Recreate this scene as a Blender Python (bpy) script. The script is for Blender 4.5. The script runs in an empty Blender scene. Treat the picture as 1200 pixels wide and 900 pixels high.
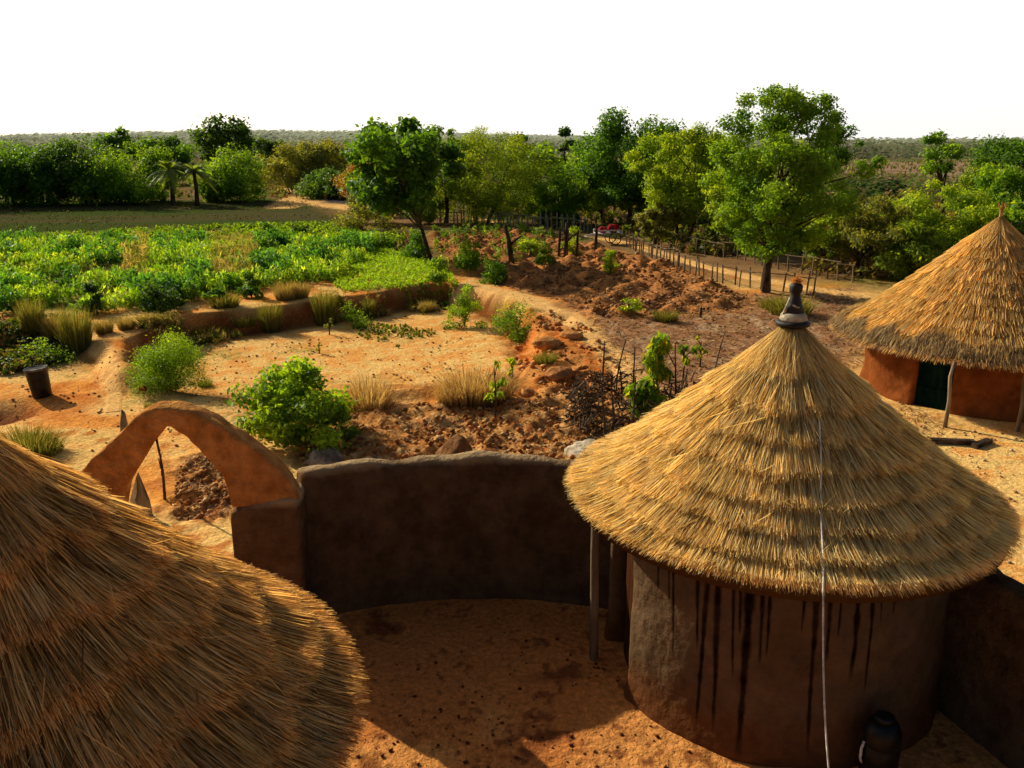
import bpy, math, random
import numpy as np
from mathutils import Vector
rng = np.random.default_rng(7)
random.seed(7)
R_ = math.radians
S = bpy.context.scene
COL = S.collection
CH, PITCH, F = 6.2, R_(15.9), 1000.0
CP, SP = math.cos(PITCH), math.sin(PITCH)

# ------------------------------------------------------------------ camera / pixel helpers (1200x900 photo px)
def ray(px, py):
    u, v = (px-600)/F, (450-py)/F
    return np.array([u, CP+v*SP, -SP+v*CP])
def at(px, py, z=0.0):
    d = ray(px, py); return d*((z-CH)/d[2]) + np.array([0, 0, CH])
def atY(px, py, Y):
    d = ray(px, py); return d*(Y/d[1]) + np.array([0, 0, CH])
def proj(x, y, z):
    z = z-CH; f = y*CP - z*SP; return 600+F*x/f, 450-F*(y*SP+z*CP)/f

# ------------------------------------------------------------------ noise
def _h(ix, iy, s):
    v = np.sin(ix*127.1+iy*311.7+s*74.7)*43758.5453
    return v-np.floor(v)
def vn(x, y, s=0):
    ix, iy = np.floor(x), np.floor(y); fx, fy = x-ix, y-iy
    fx, fy = fx*fx*(3-2*fx), fy*fy*(3-2*fy)
    a, b, c, d = _h(ix, iy, s), _h(ix+1, iy, s), _h(ix, iy+1, s), _h(ix+1, iy+1, s)
    return (a*(1-fx)+b*fx)*(1-fy)+(c*(1-fx)+d*fx)*fy
def fbm(x, y, s=0, o=4):
    r, a, t = 0.0, 0.5, 0.0
    for k in range(o):
        r = r+a*vn(x, y, s+k*3.1); t += a; a *= .5; x = x*2.03+5.2; y = y*2.03+1.7
    return r/t
def sm(a, b, x):
    t = np.clip((x-a)/(b-a), 0, 1); return t*t*(3-2*t)
def sdf(poly, x, y):
    """signed distance, negative inside"""
    d = np.full(x.shape, 1e9); ins = np.zeros(x.shape, bool); n = len(poly)
    for i in range(n):
        ax, ay = poly[i][:2]; bx, by = poly[(i+1) % n][:2]
        ex, ey = bx-ax, by-ay; wx, wy = x-ax, y-ay
        t = np.clip((wx*ex+wy*ey)/(ex*ex+ey*ey+1e-9), 0, 1)
        d = np.minimum(d, (wx-ex*t)**2+(wy-ey*t)**2)
        c = ((ay > y) != (by > y)) & (x < (bx-ax)*(y-ay)/((by-ay) if by != ay else 1e-9)+ax)
        ins ^= c
    d = np.sqrt(d); return np.where(ins, -d, d)
def lined(pts, x, y):
    d = np.full(x.shape, 1e9)
    for (ax, ay), (bx, by) in zip(pts[:-1], pts[1:]):
        ex, ey = bx-ax, by-ay; wx, wy = x-ax, y-ay
        t = np.clip((wx*ex+wy*ey)/(ex*ex+ey*ey+1e-9), 0, 1)
        d = np.minimum(d, (wx-ex*t)**2+(wy-ey*t)**2)
    return np.sqrt(d)
def PL(pts, z=0.0): return [tuple(at(p[0], p[1], z)[:2]) for p in pts]

# ------------------------------------------------------------------ terrain definition
PIT = PL([(172,428),(235,398),(330,388),(430,372),(520,356),(575,372),(612,400),(622,432),(590,458),(430,466),(300,474),(215,468),(178,452)], -.3)
PIT2 = PL([(-120,430),(0,418),(88,410),(104,425),(104,462),(60,480),(-60,478)], .0)
HOLE = at(2, 482, 0)
ROUGH = PL([(345,545),(330,490),(420,478),(600,468),(640,448),(720,440),(800,470),(820,545)], 0)
ROUGH2 = PL([(196,610),(200,545),(240,530),(275,545),(300,610)], 0)
SLOPE = PL([(590,380),(640,372),(700,402),(735,440),(640,455),(612,440)], .1)
PATH_A = PL([(540,340),(575,345),(625,358),(675,385),(715,412),(745,440)], .3)
PATH_B = PL([(104,384),(122,410),(133,440),(130,462)], .45)
PATH_C = PL([(560,258),(640,272),(690,278),(745,290),(800,308),(880,328),(960,343),(1040,352)], .4)
PATH_D = PL([(330,244),(352,232),(340,222),(372,240),(420,246)], .4)
MOUNDF = PL([(500,278),(600,272),(700,290),(800,318),(890,356),(860,368),(760,374),(700,376),(640,352),(590,338),(545,325)], .4)
CROPS = PL([(-400,290),(0,280),(200,268),(400,262),(425,272),(440,300),(400,330),(300,343),(190,362),(90,374),(0,372),(-200,382),(-500,392)], .45)
STUB = PL([(-500,248),(0,238),(200,234),(360,236),(430,262),(200,268),(0,280),(-400,290)], .45)
LITTER = PL([(640,352),(900,352),(1000,345),(1020,420),(960,460),(830,480),(720,440),(690,390)], .2)
SANDR = PL([(985,470),(1040,480),(1100,505),(1300,500),(1500,620),(1400,800),(1150,660),(1000,560)], 0)
DARKP = PL([(372,222),(408,222),(412,240),(380,240)], .4)
WALLRING = [(-6.6,11.0),(-4.3,10.4),(-2.8,10.0),(-1.8,10.6),(-.8,10.9),(.4,10.8),(1.2,10.5),(2,11.2),(5,9.5),(5.2,7.6),(5.9,4.5),(5.5,-2),(-8,-3),(-9,6)]
_mr = np.random.default_rng(3)
MOUNDS = []
mx0, mx1 = min(p[0] for p in MOUNDF), max(p[0] for p in MOUNDF)
my0, my1 = min(p[1] for p in MOUNDF), max(p[1] for p in MOUNDF)
for i in range(-80, 80):
    for j in range(-80, 80):
        X = 6+i*1.25+j*.6+_mr.normal()*.2; Y = 45+j*1.2-i*.45+_mr.normal()*.2
        if mx0 < X < mx1 and my0 < Y < my1 and sdf(MOUNDF, np.array([X]), np.array([Y]))[0] < -.3:
            MOUNDS.append((X, Y, _mr.uniform(.34, .62), _mr.uniform(.14, .40)))

def height(x, y, fine=True):
    x = np.asarray(x, float); y = np.asarray(y, float)
    wx, wy = x+.5*(fbm(x*.8, y*.8, 5, 3)-.5), y+.5*(fbm(x*.8, y*.8, 9, 3)-.5)
    lft = sm(0, -4, x)
    z = .5*(sm(20.6, 21.9, wy)*lft+sm(19, 29, wy-.25*np.maximum(x-3, 0))*(1-lft))
    d = sdf(PIT, wx, wy)
    z = z+(-.30-z)*(1-sm(0, .55, d))
    d2 = sdf(PIT2, wx, wy)
    z = z+(.0-z)*(1-sm(0, .9, d2))
    # low berm at the near edge of the sand pit
    bl = lined(PL([(425,474),(500,468),(590,462)], -.1), wx, wy); z = z+.22*np.exp(-(bl/.28)**2)
    z = z-.45*np.exp(-(((wx-HOLE[0])**2+(wy-HOLE[1])**2)/.8**2))
    rough = 1-sm(-.3, .4, np.minimum(sdf(ROUGH, wx, wy), sdf(ROUGH2, wx, wy)))
    slope = 1-sm(-.3, .4, sdf(SLOPE, wx, wy))
    far = sm(90, 400, y)
    z = z+.05*(fbm(x*.5, y*.5, 1, 3)-.5)
    if fine:
        z = z+rough*(.42*(fbm(x*2.2, y*2.2, 11, 4)-.5)+.16*np.abs(fbm(x*5, y*5, 12, 3)-.5))
        z = z+slope*(.35*(fbm(x*1.6, y*1.6, 13, 4)-.5))
        lit = 1-sm(-.5, 2, sdf(LITTER, wx, wy)); z = z+lit*.1*(fbm(x*2.5, y*2.5, 15, 4)-.5)
        z = z+.022*(fbm(x*6, y*6, 14, 3)-.5)*sm(80, 30, y)
    sel = (x > mx0-2) & (x < mx1+2) & (y > my0-2) & (y < my1+2)
    if sel.any():
        xs, ys = x[sel], y[sel]; add = np.zeros(xs.shape)
        wob = 1+.9*(fbm(xs*2.2, ys*2.2, 21, 3)-.5)
        for (a, b, r, hh) in MOUNDS:
            q = ((xs-a)**2+(ys-b)**2)/(r*r)
            m = q < 4
            add[m] = np.maximum(add[m], hh*np.exp(-(q[m]*wob[m])**1.3))
        z = z.copy(); z[sel] += add+.12*(fbm(xs*3, ys*3, 23, 3)-.5)*(1-sm(-.5, .5, sdf(MOUNDF, xs, ys)))
    hill = 16*np.exp(-(((x+420)/520)**2+((y-1500)/260)**2))+9*np.exp(-(((x-900)/900)**2+((y-1900)/300)**2))
    return z+hill
def hz(x, y): return float(height(np.array([x]), np.array([y]))[0])
def atg(px, py):
    z = 0.2
    for _ in range(6):
        p = at(px, py, z); z = .5*z+.5*hz(p[0], p[1])
    p = at(px, py, z); p[2] = hz(p[0], p[1]); return p

def C(*c): return np.array(c, float)
SAND, SANDO, RED, REDD = C(.96,.56,.18), C(.88,.35,.075), C(.58,.17,.034), C(.20,.062,.018)
LITC, PATHC, CROPC, STUBC = C(.40,.19,.085), C(.90,.50,.17), C(.15,.19,.03), C(.10,.085,.035)
OLIVE, YARD, TAN = C(.11,.14,.03), C(.58,.20,.05), C(.34,.20,.085)
def gcolor(x, y):
    n1, n2, n3 = fbm(x*.7, y*.7, 31, 4), fbm(x*2.7, y*2.7, 33, 4), fbm(x*.12, y*.12, 35, 3)
    n4 = fbm(x*7, y*7, 36, 3)
    wx, wy = x+1.0*(n1-.5)+.5*(n2-.5), y+1.0*(fbm(x*.7, y*.7, 37, 4)-.5)+.5*(n2-.5)
    def mix(a, b, t): t = np.asarray(t)[..., None]; return a*(1-t)+b*t
    near = mix(SANDO[None, :]*np.ones(x.shape+(1,)), SAND, sm(.35, .6, n1))
    near = mix(near, RED, .8*sm(.52, .68, n2)*sm(.4, .6, fbm(x*.35, y*.35, 39, 3))); near = mix(near, C(.20,.22,.04), .55*sm(.60, .72, n1)*sm(.5, .6, n4))
    savn = mix(OLIVE*np.ones(x.shape+(1,)), TAN*.8, sm(.42, .62, n3))
    savn = mix(savn, C(.22,.11,.05), .6*sm(.5, .65, n1))
    c = mix(near, savn, sm(34, 44, y+.4*np.minimum(x, 0)+.45*np.maximum(x-3, 0)+4*(n1-.5)))
    fld = sm(.0, -1.5, sdf(CROPS, wx, wy)); c = mix(c, mix(CROPC*np.ones(x.shape+(1,)), C(.34,.17,.06), .7*sm(.46, .62, n2)), fld)
    st = sm(.5, -2, sdf(STUB, wx, wy)); c = mix(c, mix(STUBC*np.ones(x.shape+(1,)), C(.065,.09,.022), sm(.40, .6, fbm(x*.06, y*.5, 41, 4))), st)
    li = sm(.8, -.8, sdf(LITTER, wx, wy)); c = mix(c, mix(LITC*np.ones(x.shape+(1,)), C(.52,.32,.17), sm(.5, .68, n2)), li)
    mo = sm(.6, -.4, sdf(MOUNDF, wx, wy)); c = mix(c, mix(C(.60,.24,.07)*np.ones(x.shape+(1,)), C(.36,.15,.05), sm(.45, .62, n2)), mo)
    # pit: pale sand floor, red banks darkened to paint in their shade
    d = sdf(PIT, wx, wy)
    c = mix(c, mix(SAND*np.ones(x.shape+(1,)), SANDO, .7*sm(.42, .62, n2)), sm(.1, -.3, d)*.9)
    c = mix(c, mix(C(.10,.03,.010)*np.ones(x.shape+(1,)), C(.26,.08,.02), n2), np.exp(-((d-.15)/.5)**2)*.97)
    gr = sm(.52, .66, fbm(x*.45, y*.6, 43, 3))*sm(.1, -.6, d)*sm(-1, -6, x); c = mix(c, C(.17,.23,.045), .6*gr*sm(.4, .6, n4))
    d2 = sdf(PIT2, wx, wy); c = mix(c, C(.10,.10,.035), sm(.8, -.4, d2)*sm(22.5, 24.5, wy)*.9)  # back of hollow: weed green, with the tall grass shadow painted in
    c = mix(c, RED, np.exp(-((d2-.5)/.5)**2)*.6)
    c = mix(c, C(.34,.11,.04), np.exp(-(((x-HOLE[0])**2+(y-HOLE[1])**2)/.95**2)))
    ro = sm(.4, -.5, np.minimum(sdf(ROUGH, wx, wy), sdf(ROUGH2, wx, wy)))
    c = mix(c, mix(mix(C(.58,.25,.07)*np.ones(x.shape+(1,)), C(.34,.115,.03), sm(.5, .66, n2)), C(.62,.36,.14), sm(.52, .68, n4)), ro)
    sl = sm(.4, -.4, sdf(SLOPE, wx, wy)); c = mix(c, mix(C(.62,.25,.065)*np.ones(x.shape+(1,)), RED, sm(.45, .6, n2)), sl)
    sr = sm(.6, -.6, sdf(SANDR, wx, wy)); c = mix(c, mix(SAND*np.ones(x.shape+(1,)), SANDO, .7*sm(.5, .62, n2)), sr)
    for P, w in ((PATH_A, .5), (PATH_B, .26), (PATH_C, .5), (PATH_D, 1.6)):
        c = mix(c, PATHC*(.88+.24*n2[..., None]), sm(w*1.25, w*.65, lined(P, wx*.4+x*.6, wy*.4+y*.6)))
    # foot of the path berm
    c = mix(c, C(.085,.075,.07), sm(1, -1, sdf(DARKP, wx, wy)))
    bl = lined(PL([(425,474),(500,468),(590,462)], -.1), wx, wy); c = mix(c, REDD, np.exp(-(bl/.22)**2)*.8)  # shadow line of the low berm painted in dark red
    yd = sm(.1, -.2, sdf(WALLRING, x, y))
    yc = mix(YARD*np.ones(x.shape+(1,)), C(.72,.30,.08), sm(.40, .62, n1)); yc = mix(yc, C(.16,.045,.016), .8*sm(.58, .70, n2)*sm(.5, .65, fbm(x*1.3, y*1.3, 47, 2)))
    yc = mix(yc, C(.20,.06,.02), .8*sm(.66, .74, n4))
    c = mix(c, yc, yd)
    f = sm(120, 900, y); c = mix(c, C(.48,.50,.36), f*.9); fb = sm(.34, .40, x/np.maximum(y, 1))*sm(105, 125, y)*sm(260, 230, y); c = mix(c, C(.34,.22,.13), fb)  # far ground faded pale to paint in haze; brown field at right
    c *= (.86+.28*n4)[..., None]
    return np.clip(c, 0.004, .92)

# ------------------------------------------------------------------ mesh helpers
def mesh(name, verts, faces, mat=None, cols=None, smooth=False, counts=None):
    """faces: int array (n,k) or a list of such arrays"""
    me = bpy.data.meshes.new(name)
    verts = np.asarray(verts, np.float32).reshape(-1, 3)
    if not isinstance(faces, list): faces = [faces]
    faces = [np.asarray(f, np.int32) for f in faces if len(f)]
    tot = [np.full(len(f), f.shape[1], np.int32) for f in faces]
    lv = np.concatenate([f.ravel() for f in faces]); tot = np.concatenate(tot)
    st = np.concatenate([[0], np.cumsum(tot)[:-1]]).astype(np.int32)
    me.vertices.add(len(verts)); me.vertices.foreach_set('co', verts.ravel())
    me.loops.add(len(lv)); me.loops.foreach_set('vertex_index', lv)
    me.polygons.add(len(tot)); me.polygons.foreach_set('loop_start', st); me.polygons.foreach_set('loop_total', tot)
    if cols is not None:
        a = me.color_attributes.new('Col', 'FLOAT_COLOR', 'POINT')
        cc = np.ones((len(verts), 4), np.float32); cc[:, :3] = cols; a.data.foreach_set('color', cc.ravel())
    me.update(calc_edges=True); me.validate()
    if smooth: me.polygons.foreach_set('use_smooth', np.ones(len(tot), bool))
    if mat: me.materials.append(mat)
    return me
def obj(name, me, parent=None, loc=None):
    o = bpy.data.objects.new(name, me); COL.objects.link(o)
    if parent is not None: o.parent = parent
    if loc is not None: o.location = loc
    return o
def tag(o, label=None, cat=None, group=None, kind=None):
    for k, v in (('label', label), ('category', cat), ('group', group), ('kind', kind)):
        if v: o[k] = v
    return o
def thing(name, label, cat, loc=(0, 0, 0), rz=0, group=None):
    o = bpy.data.objects.new(name, None); COL.objects.link(o); o.location = loc; o.rotation_euler = (0, 0, rz)
    o.empty_display_size = .2
    return tag(o, label, cat, group)
def dup(root, loc, rz=0, scale=None, label=None, group=None):
    r = root.copy(); COL.objects.link(r); r.location = loc; r.rotation_euler = (0, 0, rz)
    if scale: r.scale = scale
    if label: r['label'] = label
    if group: r['group'] = group
    for ch in list(root.children):
        c = ch.copy(); COL.objects.link(c); c.parent = r
        for g in list(ch.children):
            d = g.copy(); COL.objects.link(d); d.parent = c
    return r

class MB:
    """collects simple solids (python lists)"""
    def __init__(s): s.v = []; s.f = []; s.c = []
    def add(s, vs, fs, col=None):
        n = len(s.v); s.v += [tuple(v) for v in vs]; s.f += [tuple(i+n for i in f) for f in fs]
        s.c += [col if col is not None else (1, 1, 1)]*len(vs)
    def tube(s, pts, rads, k=6, col=None, cap=True, jit=0):
        pts = [Vector(p) for p in pts]; vs = []; fs = []
        if not hasattr(rads, '__len__'): rads = [rads]*len(pts)
        n = len(pts); ref = Vector((.3, .9, .1))
        for i, p in enumerate(pts):
            t = (pts[min(i+1, n-1)]-pts[max(i-1, 0)])
            if t.length < 1e-6: t = Vector((0, 0, 1))
            t.normalize(); a = t.cross(ref)
            if a.length < .05: a = t.cross(Vector((1, 0, 0)))
            a.normalize(); b = t.cross(a)
            for j in range(k):
                an = 2*math.pi*j/k; r = rads[i]*(1+random.uniform(-jit, jit))
                vs.append(p+a*(math.cos(an)*r)+b*(math.sin(an)*r))
        for i in range(n-1):
            for j in range(k): fs.append((i*k+j, i*k+(j+1) % k, (i+1)*k+(j+1) % k, (i+1)*k+j))
        if cap: fs.append(tuple(range(k))[::-1]); fs.append(tuple((n-1)*k+j for j in range(k)))
        s.add(vs, fs, col)
    def lathe(s, prof, k=24, col=None, c=(0, 0, 0)):
        vs = []; fs = []
        for (r, z) in prof:
            for j in range(k):
                an = 2*math.pi*j/k; vs.append((c[0]+r*math.cos(an), c[1]+r*math.sin(an), c[2]+z))
        for i in range(len(prof)-1):
            for j in range(k): fs.append((i*k+j, i*k+(j+1) % k, (i+1)*k+(j+1) % k, (i+1)*k+j))
        fs.append(tuple(range(k))[::-1]); fs.append(tuple((len(prof)-1)*k+j for j in range(k)))
        s.add(vs, fs, col)
    def box(s, c, size, rz=0, rx=0, col=None):
        from mathutils import Matrix
        m = Matrix.Rotation(rz, 3, 'Z') @ Matrix.Rotation(rx, 3, 'X')
        vs = [Vector(c)+m @ Vector((size[0]*a/2, size[1]*b/2, size[2]*d/2)) for a in (-1, 1) for b in (-1, 1) for d in (-1, 1)]
        s.add(vs, [(0,1,3,2),(4,6,7,5),(0,4,5,1),(2,3,7,6),(0,2,6,4),(1,5,7,3)], col)
    def build(s, name, mat, parent=None, smooth=False, cols=False):
        me = bpy.data.meshes.new(name); me.from_pydata(s.v, [], s.f)
        if cols:
            a = me.color_attributes.new('Col', 'FLOAT_COLOR', 'POINT')
            a.data.foreach_set('color', np.concatenate([np.array(s.c, np.float32), np.ones((len(s.c), 1), np.float32)], 1).ravel())
        if smooth:
            for p in me.polygons: p.use_smooth = True
        me.materials.append(mat); return obj(name, me, parent)

# ------------------------------------------------------------------ materials
def newmat(name):
    m = bpy.data.materials.new(name); m.use_nodes = True; nt = m.node_tree; nt.nodes.clear()
    out = nt.nodes.new('ShaderNodeOutputMaterial'); return m, nt, out
def N(nt, t, **kw):
    n = nt.nodes.new(t)
    for k, v in kw.items():
        if hasattr(n, k): setattr(n, k, v)
        else: n.inputs[k.replace('_', ' ')].default_value = v
    return n
def mat_attr(name, rough=.95, bump=((6, .03), (28, .012)), vary=.5, vscale=9, sheen=0, spec=0, stretch=None, tex_cols=None):
    """colour attribute (or a fixed colour) x noise, layered bump in object space"""
    m, nt, out = newmat(name); L = nt.links
    b = N(nt, 'ShaderNodeBsdfPrincipled'); b.inputs['Roughness'].default_value = rough; b.inputs['Specular IOR Level'].default_value = spec
    tc = N(nt, 'ShaderNodeTexCoord'); vec = tc.outputs['Object']
    if stretch:
        mp = N(nt, 'ShaderNodeMapping'); mp.inputs['Scale'].default_value = stretch; L.new(vec, mp.inputs[0]); vec = mp.outputs[0]
    if tex_cols:
        nz = N(nt, 'ShaderNodeTexNoise', Scale=tex_cols[2] if len(tex_cols) > 2 else 2.5, Detail=6.0); L.new(vec, nz.inputs['Vector'])
        rp = N(nt, 'ShaderNodeValToRGB'); rp.color_ramp.elements[0].position = .35; rp.color_ramp.elements[1].position = .68
        rp.color_ramp.elements[0].color = (*tex_cols[0], 1); rp.color_ramp.elements[1].color = (*tex_cols[1], 1)
        L.new(nz.outputs['Fac'], rp.inputs[0]); base = rp.outputs[0]
    else:
        at_ = N(nt, 'ShaderNodeAttribute', attribute_name='Col'); base = at_.outputs['Color']
    n2 = N(nt, 'ShaderNodeTexNoise', Scale=float(vscale), Detail=4.0, Roughness=.65); L.new(vec, n2.inputs['Vector'])
    mr = N(nt, 'ShaderNodeMapRange'); mr.inputs['From Min'].default_value = .3; mr.inputs['From Max'].default_value = .7
    mr.inputs['To Min'].default_value = 1-vary; mr.inputs['To Max'].default_value = 1+vary*.7; L.new(n2.outputs['Fac'], mr.inputs['Value'])
    vm = N(nt, 'ShaderNodeVectorMath', operation='SCALE'); L.new(base, vm.inputs[0]); L.new(mr.outputs[0], vm.inputs['Scale'])
    L.new(vm.outputs[0], b.inputs['Base Color'])
    prev = None
    for sc, st in bump:
        nn = N(nt, 'ShaderNodeTexNoise', Scale=float(sc), Detail=3.0, Roughness=.6); L.new(vec, nn.inputs['Vector'])
        bp = N(nt, 'ShaderNodeBump', Strength=1.0, Distance=float(st)); L.new(nn.outputs['Fac'], bp.inputs['Height'])
        if prev: L.new(prev.outputs[0], bp.inputs['Normal'])
        prev = bp
    if prev: L.new(prev.outputs[0], b.inputs['Normal'])
    L.new(b.outputs[0], out.inputs['Surface']); return m
def mat_leaf(name, trans=.45, tint=(1.5, 1.35, .5), gloss=True):
    m, nt, out = newmat(name); L = nt.links
    a = N(nt, 'ShaderNodeAttribute', attribute_name='Col')
    if gloss:
        d = N(nt, 'ShaderNodeBsdfPrincipled'); d.inputs['Roughness'].default_value = .5; d.inputs['Specular IOR Level'].default_value = .16; L.new(a.outputs['Color'], d.inputs['Base Color'])
    else:
        d = N(nt, 'ShaderNodeBsdfDiffuse'); L.new(a.outputs['Color'], d.inputs['Color'])
    if trans == 0: L.new(d.outputs[0], out.inputs['Surface']); return m
    t = N(nt, 'ShaderNodeBsdfTranslucent'); vm = N(nt, 'ShaderNodeVectorMath', operation='MULTIPLY'); vm.inputs[1].default_value = tint
    L.new(a.outputs['Color'], vm.inputs[0]); L.new(vm.outputs[0], t.inputs['Color'])
    mx = N(nt, 'ShaderNodeMixShader'); mx.inputs[0].default_value = trans
    L.new(d.outputs[0], mx.inputs[1]); L.new(t.outputs[0], mx.inputs[2]); L.new(mx.outputs[0], out.inputs['Surface']); return m
M_ground = mat_attr('earth', bump=((3, .05), (11, .03), (40, .012)), vary=.38, vscale=14)
M_leaf = mat_leaf('leaves', trans=.55, tint=(2.0, 1.6, .35))
M_straw = mat_leaf('straw', trans=.48, tint=(1.35, 1.10, .66), gloss=False)
M_dry = mat_leaf('dry_grass', trans=.4, tint=(1.3, 1.1, .6), gloss=False)
M_far = mat_leaf('far_foliage', trans=.5, tint=(1.1, 1.05, .95), gloss=False)
M_small = mat_leaf('small_leaves', trans=.5, tint=(1.7, 1.4, .35), gloss=False)
M_core = mat_attr('thatch_core', tex_cols=((.10,.055,.02), (.24,.14,.05), 6), bump=((30, .02),), stretch=(1, 1, .3))
M_mud = mat_attr('mud_wall', bump=((2.2, .05), (9, .02), (45, .006)), vary=.28, vscale=5)
M_bark = mat_attr('bark', tex_cols=((.05,.033,.022), (.14,.10,.065), 5), bump=((14, .03),), stretch=(1, 1, .25))
M_wood = mat_attr('weathered_wood', tex_cols=((.13,.09,.055), (.32,.24,.155), 5), bump=((22, .01),), stretch=(1, 1, .15))
M_pale = mat_attr('pale_wood', tex_cols=((.28,.20,.12), (.52,.40,.26), 5), bump=((22, .01),), stretch=(1, 1, .3))
M_twig = mat_attr('twigs', tex_cols=((.035,.024,.018), (.13,.09,.06), 4), bump=((20, .01),))
M_black = mat_attr('black_clay', tex_cols=((.008,.007,.007), (.03,.025,.022), 8), bump=((20, .006),), rough=.6, spec=.3)
M_plastic = mat_attr('black_plastic', tex_cols=((.004,.004,.004), (.009,.009,.009), 8), bump=((3, .01),), rough=.45, spec=.3, vary=.2)
M_cream = mat_attr('limewash', tex_cols=((.36,.31,.20), (.66,.60,.46), 14), bump=((20, .006),))
M_stone = mat_attr('stone', tex_cols=((.16,.12,.085), (.42,.34,.25), 3), bump=((6, .04), (22, .015)))
M_redpaint = mat_attr('red_cloth', tex_cols=((.22,.012,.018), (.40,.03,.035), 8), bump=((12, .02),))
M_green = mat_attr('green_door_paint', tex_cols=((.003,.012,.009), (.008,.026,.018), 5), bump=((14, .006),), stretch=(1, 1, .2), rough=.7)
M_brown = mat_attr('brown_door', tex_cols=((.03,.012,.006), (.09,.035,.015), 6), bump=((14, .008),), stretch=(6, 6, .4))
M_cord = mat_attr('white_cord', tex_cols=((.55,.50,.42), (.78,.74,.66), 30), bump=((80, .002),))

# ------------------------------------------------------------------ ground sheet (polar grid round the viewpoint, out to the horizon)
ang = np.concatenate([np.arange(-180, -46, 6.0), np.arange(-46, 46.01, .17), np.arange(50, 180.01, 6.0)[:]])
ang = np.unique(np.round(ang, 4)); ang = ang[ang < 179.9]
rr = [.4]
while rr[-1] < 4500:
    r = rr[-1]; rr.append(r*(1.12 if r < 3.5 else 1.0052 if r < 75 else 1.018 if r < 300 else 1.06)+(.0))
rr = np.array(rr)
A, Rr = np.meshgrid(np.radians(ang), rr)
GX, GY = Rr*np.sin(A), Rr*np.cos(A)
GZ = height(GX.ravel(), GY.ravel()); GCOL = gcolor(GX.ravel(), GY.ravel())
na, nr = len(ang), len(rr)
gv = np.stack([GX.ravel(), GY.ravel(), GZ], 1)
i, j = np.meshgrid(np.arange(nr-1), np.arange(na), indexing='ij'); jn = (j+1) % na
gf = np.stack([i*na+j, (i+1)*na+j, (i+1)*na+jn, i*na+jn], -1).reshape(-1, 4)
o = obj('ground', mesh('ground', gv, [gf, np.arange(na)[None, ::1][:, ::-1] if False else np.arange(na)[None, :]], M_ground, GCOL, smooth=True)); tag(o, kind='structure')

def ribbon(name, pts, w, lift=.012, seed=0, step=.15):
    P = [np.array(p) for p in pts]; out = []
    for a, b in zip(P[:-1], P[1:]):
        n = max(2, int(np.linalg.norm(b-a)/step)); out += [a+(b-a)*k/n for k in range(n)]
    out.append(P[-1]); out = np.array(out)
    for _ in range(8): out[1:-1] = (out[:-2]+out[1:-1]*2+out[2:])/4
    t = np.gradient(out, axis=0); t /= np.linalg.norm(t, axis=1)[:, None]; nrm = np.stack([-t[:, 1], t[:, 0]], 1)
    K = 9; rows = []
    s = np.arange(len(out))*step
    for k in range(K):
        q = (k/(K-1)-.5)*2; ww = w*(1+.5*(fbm(s*.9, s*0+q*3, seed+51, 3)-.5)); rows.append(out+nrm*(q*ww)[:, None])
    g = np.stack(rows, 1); x, y = g[..., 0].ravel(), g[..., 1].ravel()
    edge = np.tile(1-np.abs(np.linspace(-1, 1, K))**6, len(out))
    z = height(x, y)+lift*np.where(edge > .1, 1, -1.5)
    n, = out.shape[:1]; i, j = np.meshgrid(np.arange(n-1), np.arange(K-1), indexing='ij')
    f = np.stack([i*K+j, (i+1)*K+j, (i+1)*K+j+1, i*K+j+1], -1).reshape(-1, 4)[:, ::-1]
    oo = obj(name, mesh(name, np.stack([x, y, z], 1), f, M_ground, gcolor(x, y), smooth=True)); return tag(oo, kind='structure')
ribbon('footpath', PATH_A, .42, seed=1); ribbon('footpath', PATH_B, .22, seed=2); ribbon('path', PATH_C, .5, .03, seed=3)

# ------------------------------------------------------------------ scattered leaf-like faces
def leaf_mesh(pos, nrm, L, W, cols, name, mat, droop=None, tdir=None):
    """rhombic leaves: pos (n,3) centre, nrm (n,3) normals"""
    n = len(pos); r = rng.normal(size=(n, 3)) if tdir is None else tdir+rng.normal(size=(n, 3))*.25
    nrm = nrm/np.linalg.norm(nrm, axis=1)[:, None]
    t = r-nrm*(r*nrm).sum(1)[:, None]; t /= np.linalg.norm(t, axis=1)[:, None]+1e-9
    b = np.cross(nrm, t); L = np.broadcast_to(L, n)[:, None]; W = np.broadcast_to(W, n)[:, None]
    v = np.stack([pos-t*L/2, pos+b*W/2-t*L*.08, pos+t*L/2-nrm*L*.12, pos-b*W/2-t*L*.08], 1)
    f = np.arange(n*4).reshape(n, 4)
    return mesh(name, v.reshape(-1, 3), f, mat, np.repeat(cols, 4, 0))
def unit(n):
    v = rng.normal(size=(n, 3)); return v/np.linalg.norm(v, axis=1)[:, None]

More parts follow.
